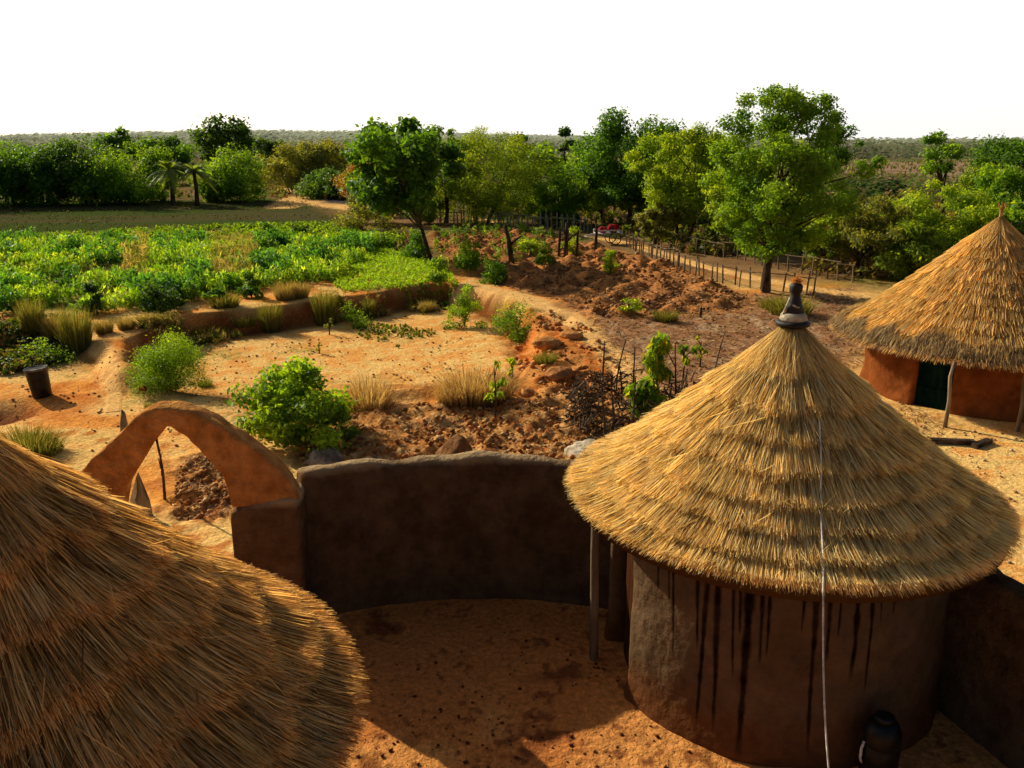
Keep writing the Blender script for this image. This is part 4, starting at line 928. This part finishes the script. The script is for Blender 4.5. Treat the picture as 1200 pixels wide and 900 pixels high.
# grass along bank lip
lip = PL([(125,390),(200,380),(300,368),(400,352),(520,340)], .45); L_ = []
for a, b in zip(lip[:-1], lip[1:]):
    for t in g.uniform(size=150): L_.append((a[0]+(b[0]-a[0])*t, a[1]+(b[1]-a[1])*t+g.normal()*.35))
L_ = np.array(L_); L_ = L_[fbm(L_[:, 0]*.8, L_[:, 1]*.2, 93, 2) > .45]
plants('bank_grass', 'short yellow green grass fringe on the lip of the earth bank', L_, .26, 16, .26, .1, [(.32,.28,.05), (.20,.24,.04), (.46,.34,.12)], 7, 1.4, M_dry)
HW = PL([(-60,425),(0,398),(90,388),(100,402),(70,425),(0,440)], .1); p4 = in_poly_pts(HW, 700, g)
plants('hollow_weeds', 'dark weeds growing over the shaded hollow at left', p4, .28, 12, .14, .5, [(.05,.09,.02), (.09,.14,.03), (.12,.10,.04)], 8)
WD = PL([(400,390),(470,360),(520,350),(540,380),(470,410)], -.3); p5 = in_poly_pts(WD, 700, g); p5 = p5[fbm(p5[:, 0], p5[:, 1], 94, 2) > .52]
plants('sand_weeds', 'thin green creeping weeds over the sand', p5, .1, 12, .1, .4, [(.18,.22,.04), (.12,.18,.03)], 9)

# savanna undergrowth (stuff)
g = np.random.default_rng(55); n = 17000; Y = 44*np.exp(g.uniform(0, 1, n)*1.75); X = g.uniform(-.72, .8, n)*Y
qx, qy = proj(X, Y, 0*X+.4); 
ok = (sdf(CROPS, X, Y) > 1) & (sdf(STUB, X, Y) > .5) & (sdf(MOUNDF, X, Y) > 1) & (lined(PATH_C, X, Y) > 1.0) & (fbm(X*.08, Y*.05, 57, 3) > .36)
ok &= ~((qx < 430) & (qy > 236)) & ~((qx > 500) & (qx < 1010) & (qy > 262+.155*(qx-500)))
U = np.stack([X[ok], Y[ok]], 1); h = len(U)//2
plants('undergrowth', 'mixed green savanna undergrowth below the trees', U[:h], .7, 18, .30, .5, [(.07,.11,.02), (.12,.17,.03), (.16,.17,.045), (.09,.10,.03)], 11)
plants('undergrowth', 'dry straw and rust coloured savanna undergrowth', U[h:int(h*1.75)], .5, 16, .32, .2, [(.28,.18,.07), (.20,.13,.05), (.36,.24,.10), (.26,.12,.05)], 12, 1.2, M_dry)
# right-hand thicket under the bushes
TH = PL([(930,330),(1010,335),(1080,330),(1200,290),(1330,250),(1300,225),(1100,240),(980,260)], .4); pp = in_poly_pts(TH, 1500, g)
plants('undergrowth', 'tangled brown green brush under the thicket right of the tall tree', pp, .8, 18, .24, .35, [(.16,.13,.045), (.12,.13,.03), (.22,.15,.06), (.10,.12,.03)], 13)

# ------------------------------------------------------------------ soil clods, litter (stuff)
def clods(name, label, poly, n, s0, s1, cols, seed, sink=.35):
    g = np.random.default_rng(seed); p = in_poly_pts(poly, int(n*1.8), g); p = p[fbm(p[:, 0]*1.1, p[:, 1]*1.1, seed+130, 3)+.1*g.normal(size=len(p)) > .5][:n]; n = len(p); z = height(p[:, 0], p[:, 1]); s = s0+(s1-s0)*g.uniform(0, 1, n)**3
    ico = np.array([(1,0,0),(-1,0,0),(0,1,0),(0,-1,0),(0,0,1),(0,0,-1),(.6,.6,.5),(-.6,.6,.5),(.6,-.6,.5),(-.6,-.6,.5)], float); 
    oct_ = np.array([(0,6,4),(6,2,4),(2,7,4),(7,1,4),(1,9,4),(9,3,4),(3,8,4),(8,0,4),(0,2,6),(2,1,7),(1,3,9),(3,0,8),(0,5,2),(2,5,1),(1,5,3),(3,5,0)])
    v = ico[None]*s[:, None, None]*g.uniform(.6, 1.35, (n, 10, 1))*np.array([1, 1, .75]); a = g.uniform(0, 6.283, n); ca, sa = np.cos(a), np.sin(a)
    x = v[..., 0]*ca[:, None]-v[..., 1]*sa[:, None]; y = v[..., 0]*sa[:, None]+v[..., 1]*ca[:, None]
    v = np.stack([x+p[:, 0, None], y+p[:, 1, None], v[..., 2]+z[:, None]+(s*sink)[:, None]], -1)
    f = (np.arange(n)[:, None, None]*10+oct_[None]).reshape(-1, 3); c = np.array(cols)[g.choice(len(cols), n)]*g.uniform(.7, 1.25, (n, 1))
    o = obj(name, mesh(name, v.reshape(-1, 3), f, M_ground, np.repeat(c, 10, 0), smooth=True)); return tag(o, label, name.replace('_', ' '), kind='stuff')
CL = [(.42,.165,.05), (.30,.11,.036), (.55,.28,.10), (.60,.36,.16)]
clods('soil_clods', 'red soil clods on the dug ground behind the wall', ROUGH, 3600, .012, .085, CL, 1)
clods('soil_clods', 'red soil clods seen through the arch', ROUGH2, 700, .012, .07, CL, 2)
clods('soil_clods', 'orange stones and clods on the pit slope', SLOPE, 500, .015, .12, [(.62,.26,.08), (.5,.2,.06), (.66,.36,.15)], 3)
clods('soil_clods', 'loose clods over the ploughed mounds', MOUNDF, 3500, .03, .13, [(.36,.15,.052), (.26,.12,.05), (.45,.23,.1)], 4)
clods('soil_clods', 'fine dark crumbs on the courtyard floor', [(-3,3),(3,3),(2.2,7.2),(1.1,9.6),(-.5,10.5),(-2.5,9.8)], 1500, .006, .028, [(.20,.06,.02), (.14,.04,.015), (.4,.18,.07)], 5)
clods('pebbles', 'small stones scattered on the sandy ground', PL([(0,560),(0,440),(200,400),(560,370),(620,440),(430,480),(300,520),(120,545)], 0), 1300, .01, .05, [(.5,.3,.13), (.36,.2,.09), (.6,.45,.26)], 6)
clods('pebbles', 'small stones on the pale sand by the red hut', SANDR, 700, .01, .05, [(.5,.3,.13), (.36,.2,.09), (.6,.45,.26)], 8)
def litter(name, label, poly, n, ln, wd, cols, seed):
    g = np.random.default_rng(seed); p = in_poly_pts(poly, n, g); z = height(p[:, 0], p[:, 1])+.025; td = g.normal(size=(n, 3)); td[:, 2] *= .25; nn = g.normal(size=(n, 3))*.3+np.array([0, 0, 1])
    c = np.array(cols)[g.choice(len(cols), n)]*g.uniform(.7, 1.2, (n, 1)); o = obj(name, leaf_mesh(np.stack([p[:, 0], p[:, 1], z], 1), nn, ln*g.uniform(.4, 1.4, n), wd, c, name, M_dry, tdir=td*3)); tag(o, label, name.replace('_', ' '), kind='stuff')
LC = [(.52,.38,.22), (.40,.26,.14), (.62,.48,.30), (.28,.16,.09), (.18,.09,.05)]
litter('dry_litter', 'dry stalks and leaves strewn over the fallow field', LITTER, 5200, .30, .035, LC, 1)
litter('dry_litter', 'straw and leaves strewn over the dug red ground', ROUGH, 6500, .15, .012, [(.80,.52,.18),(.62,.36,.12),(.9,.62,.28),(.34,.16,.06)], 2)
litter('dry_litter', 'straw on the ground seen through the arch', ROUGH2, 900, .14, .014, LC, 3)
litter('dry_litter', 'dead stalks lying over the earth mounds', MOUNDF, 2600, .4, .04, LC, 4)
litter('dry_litter', 'chaff and twigs in front of the red hut', PL([(1000,470),(1060,470),(1120,500),(1100,520),(1010,510)], 0), 700, .2, .02, LC, 5)

# ------------------------------------------------------------------ trees
T = px_tree
G1 = 'trees beyond the fields'
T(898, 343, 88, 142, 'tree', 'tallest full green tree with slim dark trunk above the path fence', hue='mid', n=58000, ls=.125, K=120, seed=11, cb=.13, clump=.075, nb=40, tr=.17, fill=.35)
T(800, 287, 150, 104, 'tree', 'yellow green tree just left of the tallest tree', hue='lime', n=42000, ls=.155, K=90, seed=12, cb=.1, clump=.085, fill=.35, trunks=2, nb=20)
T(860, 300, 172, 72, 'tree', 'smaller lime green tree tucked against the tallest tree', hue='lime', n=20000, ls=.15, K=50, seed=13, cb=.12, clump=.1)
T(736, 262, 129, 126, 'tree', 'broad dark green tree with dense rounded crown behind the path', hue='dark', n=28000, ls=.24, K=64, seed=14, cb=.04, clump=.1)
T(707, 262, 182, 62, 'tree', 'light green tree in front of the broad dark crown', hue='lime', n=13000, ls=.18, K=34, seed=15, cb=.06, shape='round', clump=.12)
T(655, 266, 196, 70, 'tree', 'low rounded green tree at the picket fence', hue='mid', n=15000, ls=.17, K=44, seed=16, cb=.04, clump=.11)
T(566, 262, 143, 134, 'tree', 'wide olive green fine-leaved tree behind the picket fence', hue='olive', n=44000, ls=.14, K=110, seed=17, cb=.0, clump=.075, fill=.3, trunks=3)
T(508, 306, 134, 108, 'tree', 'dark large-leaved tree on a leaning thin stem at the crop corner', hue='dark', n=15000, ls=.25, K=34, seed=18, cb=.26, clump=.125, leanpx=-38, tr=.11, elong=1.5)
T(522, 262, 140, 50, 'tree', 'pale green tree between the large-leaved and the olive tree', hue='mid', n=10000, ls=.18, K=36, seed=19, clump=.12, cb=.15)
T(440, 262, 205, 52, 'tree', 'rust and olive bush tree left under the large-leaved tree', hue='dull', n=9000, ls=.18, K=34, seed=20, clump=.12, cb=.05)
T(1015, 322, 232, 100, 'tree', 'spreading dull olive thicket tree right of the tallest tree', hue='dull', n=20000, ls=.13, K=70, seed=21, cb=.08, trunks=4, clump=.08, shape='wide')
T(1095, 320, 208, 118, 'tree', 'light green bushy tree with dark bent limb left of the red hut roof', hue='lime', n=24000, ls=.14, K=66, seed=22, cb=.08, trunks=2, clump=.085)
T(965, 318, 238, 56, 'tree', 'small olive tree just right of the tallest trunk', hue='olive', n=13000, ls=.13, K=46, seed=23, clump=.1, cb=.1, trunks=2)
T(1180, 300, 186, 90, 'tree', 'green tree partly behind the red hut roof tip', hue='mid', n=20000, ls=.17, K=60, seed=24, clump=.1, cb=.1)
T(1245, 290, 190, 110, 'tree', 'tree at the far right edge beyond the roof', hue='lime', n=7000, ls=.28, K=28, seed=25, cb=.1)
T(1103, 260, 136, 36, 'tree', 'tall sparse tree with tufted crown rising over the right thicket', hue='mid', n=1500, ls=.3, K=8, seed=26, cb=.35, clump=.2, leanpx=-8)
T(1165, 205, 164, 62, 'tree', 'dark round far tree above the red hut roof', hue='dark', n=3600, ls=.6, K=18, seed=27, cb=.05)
T(1205, 204, 160, 56, 'tree', 'dark far tree at the right picture edge', hue='dark', n=3000, ls=.6, K=16, seed=28, cb=.05)
T(1022, 200, 183, 26, 'tree', 'small round far bush tree alone in the pale field', hue='mid', n=1200, ls=.5, K=10, seed=29, cb=.0)
T(978, 210, 150, 50, 'tree', 'dark tree showing behind the right side of the tallest crown', hue='dark', n=4500, ls=.5, K=18, seed=30, cb=.1)
T(612, 205, 149, 34, 'tree', 'small dark distant tree over the olive tree shoulder', hue='deep', n=1800, ls=.6, K=10, seed=31, cb=.2)
T(662, 205, 145, 24, 'tree', 'narrow dark distant tree left of the broad dark tree', hue='deep', n=1400, ls=.6, K=8, seed=32, cb=.2)
T(640, 225, 172, 60, 'tree', 'hazy mid green tree behind the low rounded one', hue='mid', n=3600, ls=.5, K=16, seed=33, cb=.05)
T(690, 215, 165, 50, 'tree', 'mid green tree filling the gap beside the broad dark tree', hue='mid', n=3000, ls=.5, K=14, seed=34, cb=.05)
EX = [(432, 250, 172, 60, 'rust', 'rusty leaved bush tree behind the left side of the large-leaved tree'), (600, 246, 176, 60, 'mid', 'mid green tree directly behind the olive tree'),
 (545, 244, 168, 50, 'dark', 'dark tree between the pale green and olive trees'), (682, 250, 205, 48, 'olive', 'olive bush tree just left of the light green tree by the cart'), (765, 262, 186, 58, 'olive', 'olive tree between the broad dark and yellow green trees'),
 (828, 268, 190, 56, 'mid', 'mid green tree showing between the yellow green tree and the tallest tree'), (925, 290, 214, 52, 'olive', 'olive bush tree behind the tallest trunk'), (955, 275, 226, 50, 'dull', 'dull brown green bush tree behind the thicket, left part'),
 (1045, 285, 232, 50, 'olive', 'olive bush tree behind the thicket, middle part'), (1135, 268, 200, 62, 'olive', 'olive bush tree left behind the red hut roof tip'),
 (1060, 330, 262, 70, 'olive', 'lower olive bush between thicket tree and light green tree'), (770, 290, 236, 40, 'dull', 'dry brown bush at the base of the yellow green tree'), (640, 262, 222, 50, 'lime', 'bright low bush left of the rounded green tree'),
 (500, 262, 215, 46, 'olive', 'olive bush left of the fine-leaved tree foot'), (1200, 330, 230, 80, 'mid', 'green bush tree right behind the red hut roof')]
for k, (px, py, top, w, hue, lab) in enumerate(EX):
    T(px, py, top, w, 'tree', lab, hue=hue, n=int(3500+w*90), ls=.17 if py > 255 else .22, K=36, clump=.11, seed=80+k, cb=.02, trunks=2)
# left tree line
for k, (px, py, top, w, hue, lab) in enumerate([
 (-70, 242, 160, 110, 'dark', 'dark tree beyond the left picture edge of the tree line'),
 (18, 240, 164, 86, 'dark', 'leftmost dark tree of the tree line'),
 (60, 240, 170, 64, 'dark', 'second dark tree from the left in the line'),
 (100, 239, 168, 78, 'deep', 'third very dark tree from the left in the line'),
 (150, 239, 168, 74, 'mid', 'lighter green tree fourth from the left in the line'),
 (182, 236, 186, 36, 'mid', 'low light tree left of the two palms'),
 (278, 236, 180, 66, 'mid', 'rounded green tree with two stems right of the palms'),
 (252, 236, 200, 30, 'olive', 'short olive tree between the palms and the two-stemmed tree'),
 (345, 226, 166, 54, 'dull', 'dull olive tree right of the two-stemmed tree'),
 (372, 224, 158, 52, 'dull', 'brownish thin tree near the dark patch'),
 (402, 222, 172, 44, 'rust', 'rusty red leaved tree left of the large-leaved tree'),
 (392, 232, 200, 52, 'deep', 'low dark shrubby tree at the end of the grey field')]):
    T(px, py, top, w*1.15, 'tree', lab, hue=hue, n=int(7000+w*80), ls=.28, K=50, clump=.13, seed=40+k, cb=-.04, group=G1, trunks=2 if 'two' in lab else 1)
T(147, 215, 152, 50, 'tree', 'green domed tree rising behind the left line', hue='dark', n=3600, ls=.6, K=18, seed=60, cb=.15)
T(207, 215, 162, 54, 'tree', 'dark domed tree behind the two palms', hue='dark', n=3600, ls=.6, K=18, seed=61, cb=.15)
T(267, 205, 140, 60, 'tree', 'tall hazy round tree standing highest over the left line', hue='deep', n=4600, ls=.7, K=22, seed=62, cb=.22)
T(318, 212, 162, 40, 'tree', 'dark flat-topped tree right of the tall hazy one', hue='deep', n=2800, ls=.6, K=14, seed=63, cb=.1, shape='umbrella')
# palms
def palm(px, py, top, label, seed):
    p = atg(px, py); h = atY(px, top, p[1])[2]-p[2]; root = thing('palm_tree', label, 'palm', p, 0, 'palms in the left tree line'); g = np.random.default_rng(seed); th = h*.62
    mb = MB(); mb.tube([(0, 0, -.2), (.08, 0, th*.5), (0, 0, th)], [.22, .17, .15], 8, jit=.08); mb.build('trunk', M_bark, root, smooth=True)
    V = []; Fc = []; cc_ = []; nb = 0
    for k in range(26):
        a = g.uniform(0, 6.283); el = g.uniform(-.5, 1.3); L = h*.42*g.uniform(.8, 1.15); pts = []
        d = np.array([math.cos(a)*math.cos(el), math.sin(a)*math.cos(el), math.sin(el)])
        pr = np.array([0, 0, th]); col = C(.18,.26,.09)*g.uniform(.7, 1.5)
        for i in range(12):
            q = i/11; c = pr+d*L*q+np.array([0, 0, -L*.55*q*q]); pts.append(c)
        for i in range(1, 12):
            t = pts[i]-pts[i-1]; t /= np.linalg.norm(t); s = np.cross(t, [0, 0, 1]); s /= np.linalg.norm(s)+1e-6; ll = L*.22*(1-abs(i/11-.45))
            for sg in (-1, 1):
                for off in (0, .5):
                    b0 = pts[i-1]+(pts[i]-pts[i-1])*off; e = b0+s*sg*ll+t*ll*.4+np.array([0, 0, -ll*.35]); w_ = t*.07
                    V += [b0-w_, b0+w_, e]; Fc.append((nb, nb+1, nb+2)); cc_ += [col]*3; nb += 3
    obj('fronds', mesh('fronds', np.array(V), np.array(Fc), M_leaf, np.array(cc_)), root)
palm(203, 241, 173, 'left palm with pale drooping fronds in the tree line', 1)
palm(231, 241, 175, 'right palm with pale drooping fronds in the tree line', 2)

# low distant mud building
p = atg(325, 214); bd = thing('distant_building', 'low pale mud building glimpsed beyond the two-stemmed tree', 'building', p)
mb = MB(); mb.box((0, 0, 1.0), (7, 4, 2.0)); mb.build('wall', mudmat('farmud', (.42,.3,.22), (.6,.45,.34)), bd)
mb = MB(); mb.box((0, 0, 2.1), (7.6, 4.6, .22)); mb.build('roof', M_cream, bd)
mb = MB(); mb.box((-1, -2.02, .8), (1.0, .06, 1.6)); mb.build('door', M_black, bd)

# ------------------------------------------------------------------ far woods (stuff); haze painted into the paler far colours
def far_wood(name, label, y0, y1, n, h, ls, cols, seed, x0=-.9, x1=.9, per=16, thr=.35, w=4.5):
    g = np.random.default_rng(seed); Y = y0+(y1-y0)*g.uniform(0, 1, n); X = g.uniform(x0, x1, n)*Y; k = (fbm(X*.012, Y*.012, seed, 3) > thr) & ~((X > .36*Y) & (Y > 108) & (Y < 250)); X, Y = X[k], Y[k]; n = len(X); z = height(X, Y)
    idx = np.repeat(np.arange(n), per); m = len(idx); d = g.normal(size=(m, 3)); d /= np.linalg.norm(d, axis=1)[:, None]; hh = h*g.uniform(.5, 1.3, n)
    pos = np.stack([X[idx]+d[:, 0]*w*hh[idx]/h, Y[idx]+d[:, 1]*w, z[idx]+hh[idx]*(.5+.5*d[:, 2])], 1); c = np.array(cols)[g.choice(len(cols), n)][idx]*g.uniform(.96, 1.04, (m, 1))*(.9+.12*(d[:, 2:3]))
    o = obj(name, leaf_mesh(pos, d*.22+np.array([-.3, -.25, .9]), ls*g.uniform(.6, 1.3, m), ls*.7, c, name, M_far)); tag(o, label, 'woodland', kind='stuff')
far_wood('distant_bushes', 'olive bushland strips beyond the trees', 125, 260, 1500, 2.2, .9, [(.11,.16,.05), (.17,.20,.07), (.08,.12,.04), (.26,.20,.10)], 3, thr=.48, w=2.6)
far_wood('far_woods', 'continuous hazy wood in the middle distance', 280, 480, 2600, 5.0, 1.8, [(.20,.24,.11), (.24,.26,.14), (.27,.24,.17), (.16,.20,.09)], 4, thr=.30, per=14, w=4)
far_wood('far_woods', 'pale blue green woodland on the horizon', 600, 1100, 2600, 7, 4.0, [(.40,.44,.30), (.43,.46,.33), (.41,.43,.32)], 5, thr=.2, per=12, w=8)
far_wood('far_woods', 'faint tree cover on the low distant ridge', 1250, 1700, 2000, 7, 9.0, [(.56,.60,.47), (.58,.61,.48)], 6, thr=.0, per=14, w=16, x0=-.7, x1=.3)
far_wood('bushland', 'mixed olive and brown bush filling the land behind the big trees', 78, 130, 520, 2.3, .45, [(.13,.20,.04), (.19,.25,.05), (.25,.21,.08), (.34,.22,.09), (.09,.15,.04)], 8, x0=-.17, x1=.95, per=70, thr=.40, w=1.9)
# dark hedge strips on the right
p_ = [];
far_wood('distant_hedge', 'dark green hedge band in the field right of the tallest tree', 92, 104, 60, 1.5, .5, [(.03,.06,.022), (.045,.08,.03)], 7, x0=.34, x1=.44, per=60, thr=.0, w=1.2)

# ------------------------------------------------------------------ light, sky, camera
SUN_AZ, SUN_EL = R_(-50), R_(28)     # azimuth from +Y towards +X
sd = Vector((math.sin(SUN_AZ)*math.cos(SUN_EL), math.cos(SUN_AZ)*math.cos(SUN_EL), math.sin(SUN_EL)))
sl = bpy.data.lights.new('sun', 'SUN'); sl.energy = 5.0; sl.angle = R_(.53); sl.color = (1.0, .915, .72)
so = bpy.data.objects.new('sun', sl); COL.objects.link(so); so.rotation_euler = (-sd).to_track_quat('-Z', 'Y').to_euler()
w = bpy.data.worlds.new('World'); S.world = w; w.use_nodes = True; nt = w.node_tree; nt.nodes.clear(); L = nt.links
out = N(nt, 'ShaderNodeOutputWorld'); sky = N(nt, 'ShaderNodeTexSky', sky_type='NISHITA'); sky.sun_disc = False; sky.sun_elevation = SUN_EL; sky.sun_rotation = SUN_AZ
sky.dust_density = 3.0; sky.air_density = 1.0; sky.ozone_density = 1.0
b1 = N(nt, 'ShaderNodeBackground', Strength=.066); L.new(sky.outputs[0], b1.inputs[0])
tc = N(nt, 'ShaderNodeTexCoord'); sx = N(nt, 'ShaderNodeSeparateXYZ'); L.new(tc.outputs['Generated'], sx.inputs[0])
# bright haze low over the sunlit side of the horizon
mr = N(nt, 'ShaderNodeMapRange', interpolation_type='SMOOTHSTEP'); mr.inputs['From Min'].default_value = .34; mr.inputs['From Max'].default_value = .12; L.new(sx.outputs['Z'], mr.inputs['Value'])
my = N(nt, 'ShaderNodeMapRange', interpolation_type='SMOOTHSTEP'); my.inputs['From Min'].default_value = -.1; my.inputs['From Max'].default_value = .55; L.new(sx.outputs['Y'], my.inputs['Value'])
ml = N(nt, 'ShaderNodeMath', operation='MULTIPLY'); L.new(mr.outputs[0], ml.inputs[0]); L.new(my.outputs[0], ml.inputs[1])
b2 = N(nt, 'ShaderNodeBackground'); b2.inputs[0].default_value = (1.0, .985, .96, 1); m2 = N(nt, 'ShaderNodeMath', operation='MULTIPLY'); m2.inputs[1].default_value = .95; L.new(ml.outputs[0], m2.inputs[0]); L.new(m2.outputs[0], b2.inputs[1])
ad = N(nt, 'ShaderNodeAddShader'); L.new(b1.outputs[0], ad.inputs[0]); L.new(b2.outputs[0], ad.inputs[1]); L.new(ad.outputs[0], out.inputs[0])
cam = bpy.data.cameras.new('camera'); cam.sensor_width = 36; cam.lens = 30.0; cam.clip_end = 12000; cam.clip_start = .1
co = bpy.data.objects.new('camera', cam); COL.objects.link(co); co.location = (0, 0, CH); co.rotation_euler = (R_(90)-PITCH, 0, 0); S.camera = co
S.view_settings.view_transform = 'Standard'; S.view_settings.look = 'None'; S.view_settings.exposure = 0; S.view_settings.gamma = 1
S.cycles.max_bounces = 4; S.cycles.diffuse_bounces = 2; S.cycles.use_adaptive_sampling = True; S.cycles.adaptive_threshold = .03; S.cycles.transparent_max_bounces = 4; S.cycles.use_denoising = True
